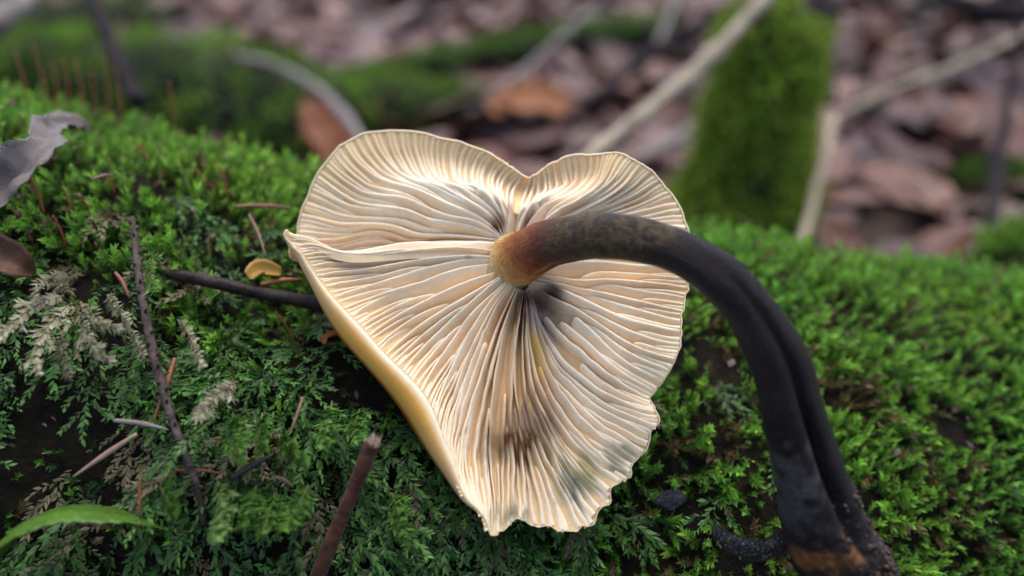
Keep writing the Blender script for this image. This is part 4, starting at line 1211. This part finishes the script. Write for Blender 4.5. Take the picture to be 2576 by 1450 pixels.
# --- single feathery moss fronds that stand out
def hero_frond(pts, lift, cb, ct, label, group, seed, leaf=.15, wid=.25, mat=None, n=34, branches=6):
    c = on_log(pts, np.linspace(lift[0], lift[1], len(pts)))
    cr_ = spline(c, 40)
    g = np.random.default_rng(seed)
    tn, sd_, up_ = frames(cr_, -FWD)
    segs, lens = [], []
    # leaves along the axis: short shoots chained so that the frond follows the curve
    k = 5
    idx = np.linspace(0, 39, k + 1).astype(int)
    b = cr_[idx[:-1]]; e = cr_[idx[1:]]
    L = np.linalg.norm(e - b, axis=1)
    parts = [leaf_cloud(b, (e - b) / L[:, None], L * 1.12, np.linspace(leaf, leaf * .75, k), wid, .75, 0.0, max(6, n // k), np.tile(cb, (k, 1)), np.tile(ct, (k, 1)), .8, up_[idx[:-1]], seed=seed)]
    if branches:
        bi = np.linspace(5, 30, branches).astype(int)
        sgn = np.where(np.arange(branches) % 2, 1, -1)[:, None]
        bd = nrm(tn[bi] * .8 + sd_[bi] * sgn * .75 + g.normal(0, .1, (branches, 3)))
        LL = np.linspace(.42, .2, branches) * L.sum() * .55
        parts.append(leaf_cloud(cr_[bi], bd, LL, np.full(branches, leaf * .75), wid, .75, .25, 10, np.tile(cb, (branches, 1)), np.tile(ct, (branches, 1)), .8, up_[bi], seed=seed + 1))
    v, f, cc = merge(parts)
    org = cr_[0]
    root = empty("moss_frond", org)
    tag(root, label, "moss frond", group)
    mk("leaves", v, f, mat or M_DRYMOSS, root, org, cc)
    sv, sf = tube(cr_, np.linspace(.016, .007, 40), 6, -FWD)
    mk("stalk", sv, sf, M_DRYSTALK, root, org)


M_DRYSTALK = mat_plain("moss_stalk", (0.06, 0.05, 0.02), (0.14, 0.12, 0.05), 300, 0.7, 0.2, 0.0003)
PALE0, PALE1 = np.array([.20, .18, .10]), np.array([.39, .38, .26])
GRN0, GRN1 = np.array([.03, .085, .015]), np.array([.12, .28, .045])
GF = "feathery moss fronds on the near side of the log"
HF = [
    ([(176, 700), (130, 700), (98, 716), (86, 752)], PALE0 * .9, PALE1 * .85, "pale dry frond arching left at the top of the dry tuft", 0),
    ([(160, 745), (110, 762), (70, 782), (29, 819), (-8, 856)], PALE0, PALE1, "pale dry frond reaching out to the left edge of the picture", 4),
    ([(182, 762), (140, 800), (104, 850), (88, 895), (96, 935)], PALE0, PALE1, "long pale dry frond hanging straight down from the dry tuft", 4),
    ([(204, 760), (211, 808), (226, 866), (272, 906)], PALE0 * .75, PALE1 * .7, "brownish dry frond curling to the right at its tip", 3),
    ([(204, 815), (248, 818), (294, 828)], PALE0, PALE1 * 1.05, "short pale dry frond lying level right of the dry tuft", 0),
    ([(270, 742), (290, 776), (323, 810)], PALE0, PALE1 * 1.05, "pale small frond pointing down right, just left of the pegged twig", 0),
    ([(305, 815), (335, 852), (362, 893)], PALE0, PALE1 * 1.05, "pale frond pointing at the middle of the pegged twig", 0),
    ([(452, 806), (480, 852), (504, 918)], PALE0, PALE1, "lone pale frond hanging right of the pegged twig", 0),
    ([(150, 860), (156, 900), (172, 945)], PALE0 * .6, PALE1 * .55, "dim dry frond hanging under the dry tuft", 0),
    ([(596, 960), (545, 995), (500, 1046)], PALE0 * .8, PALE1 * .8, "dull straw coloured frond right of the orange brown needle", 3),
    ([(366, 640), (378, 680), (388, 728)], GRN0 * 2, np.array([.22, .38, .09]), "pale green frond with bright tip touching the pegged twig", 2),
    ([(548, 1212), (560, 1285), (547, 1352)], GRN0 * 1.2, np.array([.20, .33, .09]), "green frond with yellowish tip hanging lowest left of centre", 5),
    ([(645, 1222), (626, 1279), (612, 1320)], GRN0, GRN1, "green frond hanging right of the yellow tipped one", 5),
    ([(692, 1238), (674, 1300), (660, 1342)], GRN0, GRN1, "green frond hanging third from the pegged twig", 5),
    ([(776, 1222), (745, 1279), (718, 1328)], GRN0, GRN1 * 1.1, "broad green frond hanging nearest the brown broken twig", 6),
    ([(586, 1040), (594, 1104), (610, 1156)], GRN0, GRN1, "green frond hanging above the black splinter", 6),
    ([(700, 1098), (725, 1125), (765, 1165)], GRN0, GRN1, "green frond slanting right beside the black splinter", 5),
    ([(400, 1218), (422, 1260), (440, 1300)], GRN0 * .8, GRN1 * .9, "green frond beside the lower end of the pegged twig", 5),
    ([(905, 1030), (896, 1060), (892, 1108)], GRN0, GRN1 * 1.1, "bright frond hanging beside the cap's yellow rim", 5),
    ([(835, 1010), (826, 1070), (806, 1120)], GRN0, GRN1, "dark green frond between the cap rim and the black splinter", 5),
    ([(660, 1040), (655, 1085), (664, 1130)], GRN0 * .9, GRN1 * .9, "small green frond left of the one beside the black splinter", 4),
    ([(985, 1240), (1003, 1290), (1010, 1345)], GRN0 * .9, GRN1 * .95, "green frond hanging right of the brown broken twig", 5),
]
for i, (pts, cb, ct, lab, nbr) in enumerate(HF):
    pale = ct[0] > .25 or "dry" in lab
    hero_frond(pts, (1.1, 1.7) if pale else (.9, 1.75), cb, ct, lab, GF, 900 + i * 7, leaf=.19 if pale else .22, wid=.19 if pale else .20, mat=M_DRYMOSS if pale else M_MOSS, n=90, branches=nbr)


# --- leaves and scraps on the log
def strip_leaf(name, spine, half, nvec, mat, colr, label, cat, fold=.25, teeth=0.0, nteeth=14, n=40, curl=0.0, seed=0, group=None, thick=.012, crumple=.12):
    """A leaf: spine points, half widths, and the direction its blade faces."""
    c = spline(np.column_stack([spine, half]), n)
    t = nrm(np.gradient(c[:, :3], axis=0))
    nv = nrm(np.broadcast_to(np.asarray(nvec, float), t.shape)); sd_ = nrm(np.cross(t, nv)); nv = np.cross(sd_, t)
    m_ = 9
    w = np.linspace(-1, 1, m_)
    hw = c[:, 3]
    saw = 1 + teeth * ((np.arange(n) * nteeth / n) % 1.0 - .5)
    V = c[:, None, :3] + sd_[:, None] * (w[None, :, None] * (hw * saw)[:, None, None]) + nv[:, None] * ((fold * np.abs(w)[None, :] + curl * (w ** 2)[None, :]) * hw[:, None])[..., None]
    V = V + nv[:, None] * (crumple * hw[:, None] * vn(V, 1.2 if crumple < .2 else 2.2, seed, 3))[..., None]
    V = V + sd_[:, None] * ((crumple * 1.2 * hw[:, None]) * (w[None] ** 2) * vn(V, 3.0, seed + 5, 2))[..., None]
    top = V; bot = V - nv[:, None] * thick
    allv = np.concatenate([top.reshape(-1, 3), bot.reshape(-1, 3)])
    f = grid_faces(n, m_)
    f2 = f[:, ::-1] + n * m_
    rim = list(range(m_)) + [i * m_ + m_ - 1 for i in range(1, n)] + [(n - 1) * m_ + j for j in range(m_ - 2, -1, -1)] + [i * m_ for i in range(n - 2, 0, -1)]
    r1 = np.array(rim); r2 = np.roll(r1, -1)
    f3 = np.stack([r1, r2, r2 + n * m_, r1 + n * m_], 1)
    cc = np.broadcast_to(np.asarray(colr), (n, m_, 3)) * (1 - .22 * (np.abs(w) < .1))[None, :, None]
    cc = cc * (1 + .25 * vn(V, 2.5, seed + 3, 2))[..., None]
    if teeth:                               # side veins and brown specks
        ph_ = (np.arange(n)[:, None] / n * nteeth - np.abs(w)[None] * 1.6) % 1.0
        cc = cc * np.where(ph_ < .16, 1.35, 1.0)[..., None]
        spk = np.clip(vn(V, 9, seed + 6, 2) * 5 - 2.6, 0, 1)[..., None]
        cc = cc * (1 - spk) + np.array([.05, .025, .01]) * spk
    cc = np.concatenate([cc.reshape(-1, 3)] * 2)
    o = mk(name, allv, np.vstack([f, f2, f3]), mat, org=c[n // 2, :3], col=cc)
    tag(o, label, cat, group)
    return o


M_LEAFON = mat_vcol("dry_leaf_blade", 0.6, 0.35, 0.12, var=0.4, scale=250, bstr=0.5, bdist=0.001)
M_GREENLEAF = mat_vcol("green_leaf_blade", 0.42, 0.4, 0.3, var=0.2, scale=350, bstr=0.4, bdist=0.0006)
sp = on_log([(-60, 520), (0, 468), (58, 420), (100, 372), (128, 325), (185, 303), (225, 296)], [1.2, 1.3, 1.35, 1.4, 1.35, 1.2, 1.0])
strip_leaf("dead_leaf", sp, px_r(sp, [130, 125, 110, 80, 60, 66, 22]), nrm(UPV * .8 - FWD * .6 + RGT * .5), M_LEAFON, (.16, .135, .125), "curled grey dead leaf at the left edge, lying on the bright moss", "leaf", fold=.35, curl=.3, seed=3, crumple=.6)
sp = on_log([(-50, 640), (0, 648), (45, 664), (86, 690)], [.9, 1.0, 1.0, .8])
strip_leaf("dead_leaf", sp, px_r(sp, [90, 95, 70, 14]), nrm(UPV * .4 - FWD), M_LEAFON, (.10, .042, .018), "dark brown dead leaf at the left edge under the grey one", "leaf", fold=.3, curl=.5, seed=5, crumple=.35)
sp = np.array([P(-70, 1440, 11.6), P(-10, 1370, 11.55), P(60, 1312, 11.6), P(165, 1281, 11.7), P(290, 1292, 11.85), P(365, 1312, 12.0), P(414, 1330, 12.1)])
gl = strip_leaf("green_leaf", sp, [.36, .46, .50, .45, .30, .14, .02], nrm(UPV * 1.0 - FWD * .06 - RGT * .03), M_GREENLEAF, (.075, .17, .02), "toothed green leaf arching in from the lower left corner", "leaf", fold=-.12, teeth=.20, nteeth=15, n=96, seed=8)
sp = on_log([(628, 703), (660, 684), (706, 690)], .95)
strip_leaf("bud_scale", sp, px_r(sp, [34, 48, 28]), nrm(UPV * .7 - FWD), M_GREENLEAF, (.40, .22, .03), "small yellow brown bud scale resting above the dark wet twig", "bud scale", fold=.4, curl=.5, seed=9)
sp = np.array([P(870, 838, 13.9), P(848, 842, 13.85), P(822, 852, 13.8), P(815, 866, 13.75)])
strip_leaf("bark_curl", sp, [.05, .07, .07, .03], nrm(UPV - FWD * .5), M_LEAFON, (.40, .11, .03), "orange curled scrap poking out from under the cap's left rim", "scrap", fold=.3, curl=.6, seed=10)
h0 = hit(1663, 1268)
ang = np.linspace(0, 2 * np.pi, 9, endpoint=False)
nrm0 = h0[1]; ex = nrm(np.cross(nrm0, [0, 0, 1.0])); ey = np.cross(nrm0, ex); cpt = h0[0] + nrm0 * .5
ring = [cpt + ex * math.cos(a) * .30 * q + ey * math.sin(a) * .17 * q for a, q in zip(ang, (1, .8, 1.1, .9, 1, .85, 1.1, .95, .9))]
vv = np.array([cpt + nrm0 * .09] + ring + [p_ - nrm0 * .1 for p_ in ring] + [cpt - nrm0 * .12])
ff = []
for i in range(9):
    j = (i + 1) % 9
    ff += [(0, 1 + i, 1 + j), (1 + i, 10 + i, 10 + j), (1 + i, 10 + j, 1 + j), (19, 10 + j, 10 + i)]
o = mk("bark_chip", vv, np.array(ff), mat_plain("slate_chip", (.012, .014, .018), (.05, .055, .065), 900, .7, .9, .0015, .1), org=cpt, smooth=False)
tag(o, "flat slate grey bark chip in the moss right below the cap", "bark chip")

# ================================================================ BACKGROUND
def fuzzy(c, r, n, seed, leaf, cb, ct, name, parent, org, up_bias=.25, ground_clip=True, nphi=20, keep_up=-.3):
    """Moss blades all round a tube."""
    g = np.random.default_rng(seed)
    cr_ = spline(np.column_stack([c, r]), 60)
    t, s_, u_ = frames(cr_[:, :3], (0, 0, 1) if abs(nrm(cr_[-1, :3] - cr_[0, :3])[2]) < .8 else (0, 1, 0))
    i = g.integers(0, 60, n); a_ = g.uniform(0, 6.28, n)
    d = u_[i] * np.cos(a_)[:, None] + s_[i] * np.sin(a_)[:, None]
    k = (d[:, 2] > keep_up) & (vn(cr_[i, :3] + d * cr_[i, 3][:, None], .45, seed + 3, 2) > -.42)
    i, d = i[k], d[k]
    p = cr_[i, :3] + d * (cr_[i, 3] * .95)[:, None] + t[i] * g.uniform(-.3, .3, (len(i), 1))
    p = p + d * (cr_[i, 3] * (.42 * vn(p, .55, seed + 9, 2) + .08))[:, None]
    k = p[:, 2] > .1
    p, d = p[k], d[k]
    m_ = len(p)
    dd = nrm(d + g.normal(0, .5, (m_, 3)) + np.array([0, 0, up_bias]))
    nz_ = vn(p, .5, seed, 2)[:, None]
    cbv = np.asarray(cb) * (1 + .5 * nz_); ctv = np.asarray(ct) * (1 + .5 * nz_) * g.uniform(.7, 1.3, (m_, 1))
    v, f, cc = leaf_cloud(p, dd, g.uniform(.4, 1.1, m_), np.full(m_, leaf), .2, .7, .1, 6, cbv, ctv, seed=seed + 1)
    o = mk(name, v, f, M_FARMOSS, parent, org, cc)
    tag(o, kind="stuff")
    return o


def mossy(name, c, r, n, label, cat, seed, core_mat=M_DARKBARK, ct=(.13, .26, .03), cb=(.10, .20, .025), keep_up=-.3, leaf=.35, rough=.25):
    c = np.asarray(c, float)
    org = np.array([c[:, 0].mean(), c[:, 1].mean(), max(0.0, c[:, 2].min())])
    root = empty(name, org)
    tag(root, label, cat)
    cr_ = spline(np.column_stack([c, r]), 50)
    upv = (0, 0, 1) if abs(nrm(c[-1] - c[0])[2]) < .8 else (0, 1, 0)
    v, f = tube(cr_[:, :3], cr_[:, 3], 24, upv, rough, .6, seed)
    mk("bark", v, f, core_mat, root, org)
    fuzzy(c, r, n, seed + 5, leaf, cb, ct, "moss_cover", root, org, keep_up=keep_up)
    return root


def ground_at(x, y):
    d = P(x, y, 1.0) - CAM
    return CAM + d * (CAMZ / -d[2])


# mossy stump, right
sx = P(1935, 40, 40.0)
stp = [(sx[0] - .1, sx[1] - 1.0, -2), (sx[0], sx[1] - .6, 2), (sx[0], sx[1] - .2, 6), (sx[0] + .1, sx[1], sx[2] - .6), (sx[0] + .1, sx[1], sx[2])]
stp = [(x_ + dx_, y_, z_) for (x_, y_, z_), dx_ in zip(stp, (-1.1, -.2, .35, .2, .8))]
mossy("mossy_stump", stp, [4.0, 3.2, 2.5, 1.9, .5], 7000, "upright mossy stump behind the log, right of the pale stick", "stump", 401, keep_up=-1.1, ct=(.34, .48, .05))
# thick mossy limb, left
mossy("mossy_limb", [P(-120, 165, 66), P(200, 200, 62), P(480, 240, 58), P(720, 290, 55), P(860, 345, 53)], [2.6, 3.0, 3.4, 3.4, 2.6], 5200, "thick moss covered limb lying behind the log, left of the mushroom", "limb", 411, ct=(.20, .37, .045))
# low mossy clump between
mossy("mossy_root", [P(880, 290, 59.4), P(1010, 275, 59.4), P(1160, 280, 61.2), P(1230, 300, 63.0)], [1.6, 2.0, 1.5, .6], 1800, "low mossy root behind the mushroom's left lobe", "root", 421, ct=(.16, .27, .04))
# mossy branch across the litter
mossy("mossy_branch", [P(820, 232, 61.2), P(960, 192, 63.9), P(1100, 162, 65.7), P(1300, 126, 69.3), P(1500, 98, 72.0), P(1680, 74, 74.7)], [.55, .75, .9, 1.1, 1.2, 1.1], 2600, "moss topped dark branch lying across the leaf litter", "branch", 431, ct=(.12, .26, .02), keep_up=.15, leaf=.3)
mossy("mossy_sod", [P(-60, 95, 81.0), P(120, 88, 81.0), P(330, 70, 82.8), P(430, 60, 84.6)], [2.2, 2.6, 2.4, 1.2], 1800, "pale mossy bank in the upper left background", "moss bank", 441, ct=(.12, .18, .05))
mossy("mossy_root", [P(2380, 480, 50.0), P(2470, 470, 50.0), P(2580, 455, 51.0)], [.6, 1.0, .8], 800, "small mossy root at the right edge among the leaves", "root", 451, ct=(.09, .17, .02))
mossy("mossy_root", [P(2500, 690, 27.0), P(2560, 670, 27.0), P(2640, 655, 27.0)], [.5, .8, .8], 900, "blurred mossy bump beyond the log at the right edge", "root", 455, ct=(.13, .26, .03), leaf=.25)

# sticks
STICKS = [
    ("stick", [(1440, 430, 30), (1560, 330, 32), (1740, 180, 34.5), (1960, -30, 37.5)], [32, 36, 38, 36], M_PALEWOOD, "long straight pale stick slanting up behind the mushroom"),
    ("stick", [(2640, 55, 60), (2440, 150, 55), (2250, 225, 51), (2095, 296, 48)], [20, 20, 20, 18], M_PALEWOOD, "thin pale stalk slanting down from the right edge to a bend"),
    ("stick", [(2097, 290, 48), (2075, 400, 43), (2045, 510, 39), (2015, 625, 35)], [18, 19, 21, 22], M_PALEWOOD, "thin pale stalk hanging down from the bend beside the mossy stump"),
    ("stick", [(222, -30, 30), (252, 60, 28.5), (292, 150, 27), (345, 262, 25)], [34, 36, 38, 36], M_DARKBARK, "dark thin stem slanting behind the crest at upper left"),
    ("stick", [(590, 140, 56), (700, 170, 50), (800, 222, 45), (860, 285, 41), (915, 365, 38)], [16, 20, 24, 26, 28], M_GREYWOOD, "bent grey branch dropping behind the mushroom's left lobe"),
    ("stick", [(1520, -10, 88), (1400, 105, 80), (1290, 200, 74), (1150, 310, 66)], [14, 16, 17, 16], M_GREYWOOD, "thin grey stick crossing the mossy branch"),
    ("stick", [(1880, 45, 82), (1720, 85, 78), (1650, 125, 75), (1540, 215, 70), (1420, 300, 64)], [44, 40, 34, 30, 26], M_DARKBARK, "dark crooked stick right of the thin grey one"),
    ("stick", [(1700, -20, 86), (1680, 50, 82), (1655, 120, 77)], [18, 18, 16], M_GREYWOOD, "short grey stick rising from the dark crooked stick"),
    ("stick", [(1740, 325, 60), (1660, 372, 56), (1570, 440, 51)], [30, 34, 34], M_GREYWOOD, "short blue grey stick behind the mushroom's right lobe"),
    ("stick", [(1140, -20, 96), (1060, 45, 92), (975, 108, 86)], [30, 34, 24], M_DARKBARK, "short brown stick at the top edge left of centre"),
    ("stick", [(2565, 70, 58), (2535, 260, 52), (2510, 430, 47), (2480, 640, 41)], [20, 26, 30, 30], M_DARKBARK, "dark thin stick standing near the right edge"),
    ("stick", [(2300, -15, 90), (2420, 12, 88), (2600, 30, 86)], [40, 46, 50], M_DARKBARK, "dark stick doubling as black shadow along the top right corner"),  # dark branch, its bark colour also stands in for the black shadow there
    ("stick", [(2660, 470, 44), (2560, 555, 41), (2440, 640, 38)], [16, 18, 18], M_GREYWOOD, "thin grey stick in the leaves at the right edge"),
    ("stick", [(-40, 60, 60), (40, 20, 66), (90, -40, 72)], [60, 50, 44], M_GREYWOOD, "blurred pale stick in the upper left corner"),
    ("stick", [(2060, -20, 66), (2066, 60, 62), (2078, 160, 57), (2086, 260, 53)], [44, 40, 34, 26], M_DARKBARK, "dark blue grey stick standing behind the stump's right side"),
]
for i, (nm, pts, w, mt, lab) in enumerate(STICKS):
    p_ = np.array(pts, float)
    p_[:, 2] = np.where(p_[:, 2] > 50, 48 + (p_[:, 2] - 50) * .52, p_[:, 2])     # clear of the leaves
    c = P(p_[:, 0], p_[:, 1], p_[:, 2])
    tube_thing(nm, c, np.array(w) / 2 / FPX * p_[:, 2], mt, lab, "stick", "sticks behind the log", nphi=10, rough=.2, rs=.8, seed=i, knots=4)


# dead leaves
def dead_leaf_mesh(seed, L=5.5):
    g = np.random.default_rng(seed)
    n, m_ = 13, 7
    s = np.linspace(0, 1, n); w = np.linspace(-1, 1, m_)
    hw = L * g.uniform(.26, .34) * np.sin(np.pi * np.clip(s, 0.01, .99) ** g.uniform(.8, 1.1)) ** .8
    x = (s - .5) * L
    X = np.broadcast_to(x[:, None], (n, m_)); Y = w[None] * hw[:, None]
    b1, b2, b3 = g.uniform(-.05, .06), g.uniform(-.05, .12), g.uniform(-.4, .4)
    Z = b1 * X ** 2 + b2 * Y ** 2 * 2 + .15 * b3 * X * Y + .12 * np.abs(np.sin(s * 22))[:, None] * np.abs(w)[None]
    ragged = 1 + .22 * vn(np.stack([X * 1.3, np.sign(Y) * 3.0, X * 0], -1), 1.0, seed + 4, 2) * np.abs(w)[None]
    V = np.stack([X, Y * ragged + .15 * np.sin(X * g.uniform(.5, 1)), Z], -1)
    Z2 = .18 * vn(V, .8, seed, 2); V[..., 2] += Z2
    V[..., 2] -= V[..., 2].min() - .05
    cc = np.broadcast_to(np.array([.165, .096, .084]), (n, m_, 3)) * (1 - .3 * (np.abs(w) < .1))[None, :, None]
    return V.reshape(-1, 3), grid_faces(n, m_), cc.reshape(-1, 3)


LV = [dead_leaf_mesh(700 + i, L) for i, L in enumerate(np.linspace(4.2, 8.0, 12))]
LME = []
for v, f, c in LV:
    me = mesh_np("fallen_leaf", v * CM, f, c); me.materials.append(M_LEAF); LME.append(me)
g_ = np.random.default_rng(77)
pos = []
NL_ = 3600
yy = 22 + 150 * np.sqrt(g_.random(NL_)); xx = g_.uniform(-1, 1, NL_) * (yy * .95 + 15)
yy = np.concatenate([yy, g_.uniform(27, 85, 900)]); xx = np.concatenate([xx, g_.uniform(-65, 65, 900)])
log_zone = np.abs(yy - LOG_CY) < 9
cand = np.stack([xx, yy], 1)[~log_zone]
seen, rest = [], []
for x, y in cand:
    p = np.array([x, y, .6])
    px, py, d = proj(p)
    vis = -20 < px < 2596 and -20 < py < 1450
    if vis:
        dv = Vector(p - CAM); l = dv.length
        vis = LOG_BVH.ray_cast(Vector(CAM), dv / l, l)[0] is None
    if vis:
        sight = nrm(p - CAM)
        (seen if py < 690 - (1 - px / 2576) * 300 else rest).append((d, x, y))
    else:
        rest.append((d, x, y))
seen.sort()
indiv = seen[:290]
rest += seen[290:]
for i, (d, x, y) in enumerate(indiv):
    o = bpy.data.objects.new("fallen_leaf", LME[g_.integers(0, 12)]); COL.objects.link(o)
    o.location = np.array([x, y, g_.uniform(.5, 1.9)]) * CM
    o.rotation_euler = (g_.normal(0, .3) + (math.pi if g_.random() < .4 else 0), g_.normal(0, .3), g_.uniform(0, 6.28))
    tag(o, "brown dead leaf in the blurred leaf litter behind the log", "leaf", "leaf litter behind the log")
parts, nb = [], 0
tints = np.array([(1, .62, .42), (1, .85, .8), (.55, .40, .36), (1.25, 1.15, 1.2), (.75, .68, .74), (1.1, .75, .5), (.3, .2, .18)])
for d, x, y in rest:
    v, f, c = LV[g_.integers(0, 12)]
    R = np.array(Euler((g_.normal(0, .3) + (math.pi if g_.random() < .4 else 0), g_.normal(0, .3), g_.uniform(0, 6.28))).to_matrix())
    parts.append((v @ R.T + np.array([x, y, g_.uniform(.3, 1.3)]), f, c * tints[g_.integers(0, 7)]))
v, f, c = merge(parts)
tag(mk("leaf_litter", v, f, M_LITTER, org=np.array([0, 80, 0]), col=c), "carpet of brown fallen leaves on the forest floor", "leaf litter", kind="stuff")

# the two big orange leaves
sp = [P(1235, 285, 56), P(1300, 262, 57), P(1380, 262, 58), P(1465, 298, 58)]
strip_leaf("fallen_leaf", np.array(sp), [.6, 1.5, 1.6, .3], nrm(UPV * .55 - FWD * .8), M_LEAFON, (.30, .105, .032), "large orange brown leaf standing behind the gap between the cap lobes", "leaf", fold=.2, curl=.2, seed=21, crumple=.3)
sp = [P(770, 250, 49), P(800, 300, 48.5), P(830, 350, 48), P(850, 410, 47.5)]
strip_leaf("fallen_leaf", np.array(sp), [.3, 1.1, 1.2, .8], nrm(UPV * .5 - FWD), M_LEAFON, (.24, .075, .024), "orange leaf standing behind the mushroom's upper left shoulder", "leaf", fold=.2, curl=.2, seed=22, crumple=.3)

# crumbs and flakes caught in the moss
x, th, p, nr, g = log_samples(900, -17, 17, .2, 2.2, 640)
vv, ff, cc, nb = [], [], [], 0
for i in range(len(p)):
    c0 = p[i] + nr[i] * g.uniform(.25, .75); sz = g.uniform(.03, .11)
    a1 = nrm(g.normal(size=3)); a2 = nrm(np.cross(a1, g.normal(size=3)))
    if not blocked(np.array([p[i]]), np.array([c0]))[0]:
        continue
    k_ = g.uniform(.3, .9)
    vv += [c0 - a1 * sz, c0 + a2 * sz * k_, c0 + a1 * sz, c0 - a2 * sz * k_, c0 + np.cross(a1, a2) * sz * .3]
    ff += [(nb, nb + 1, nb + 4), (nb + 1, nb + 2, nb + 4), (nb + 2, nb + 3, nb + 4), (nb + 3, nb, nb + 4), (nb, nb + 2, nb + 1), (nb, nb + 3, nb + 2)]
    nb += 5
    cc += [np.array([(.10, .05, .03), (.05, .03, .02), (.13, .08, .045), (.10, .07, .05)][g.integers(0, 4)])] * 5
tag(mk("moss_debris", np.array(vv), np.array(ff), M_CRUMB, org=LOG_ORG, col=np.array(cc), smooth=False), "brown crumbs and flakes caught in the moss on the log", "debris", kind="stuff")
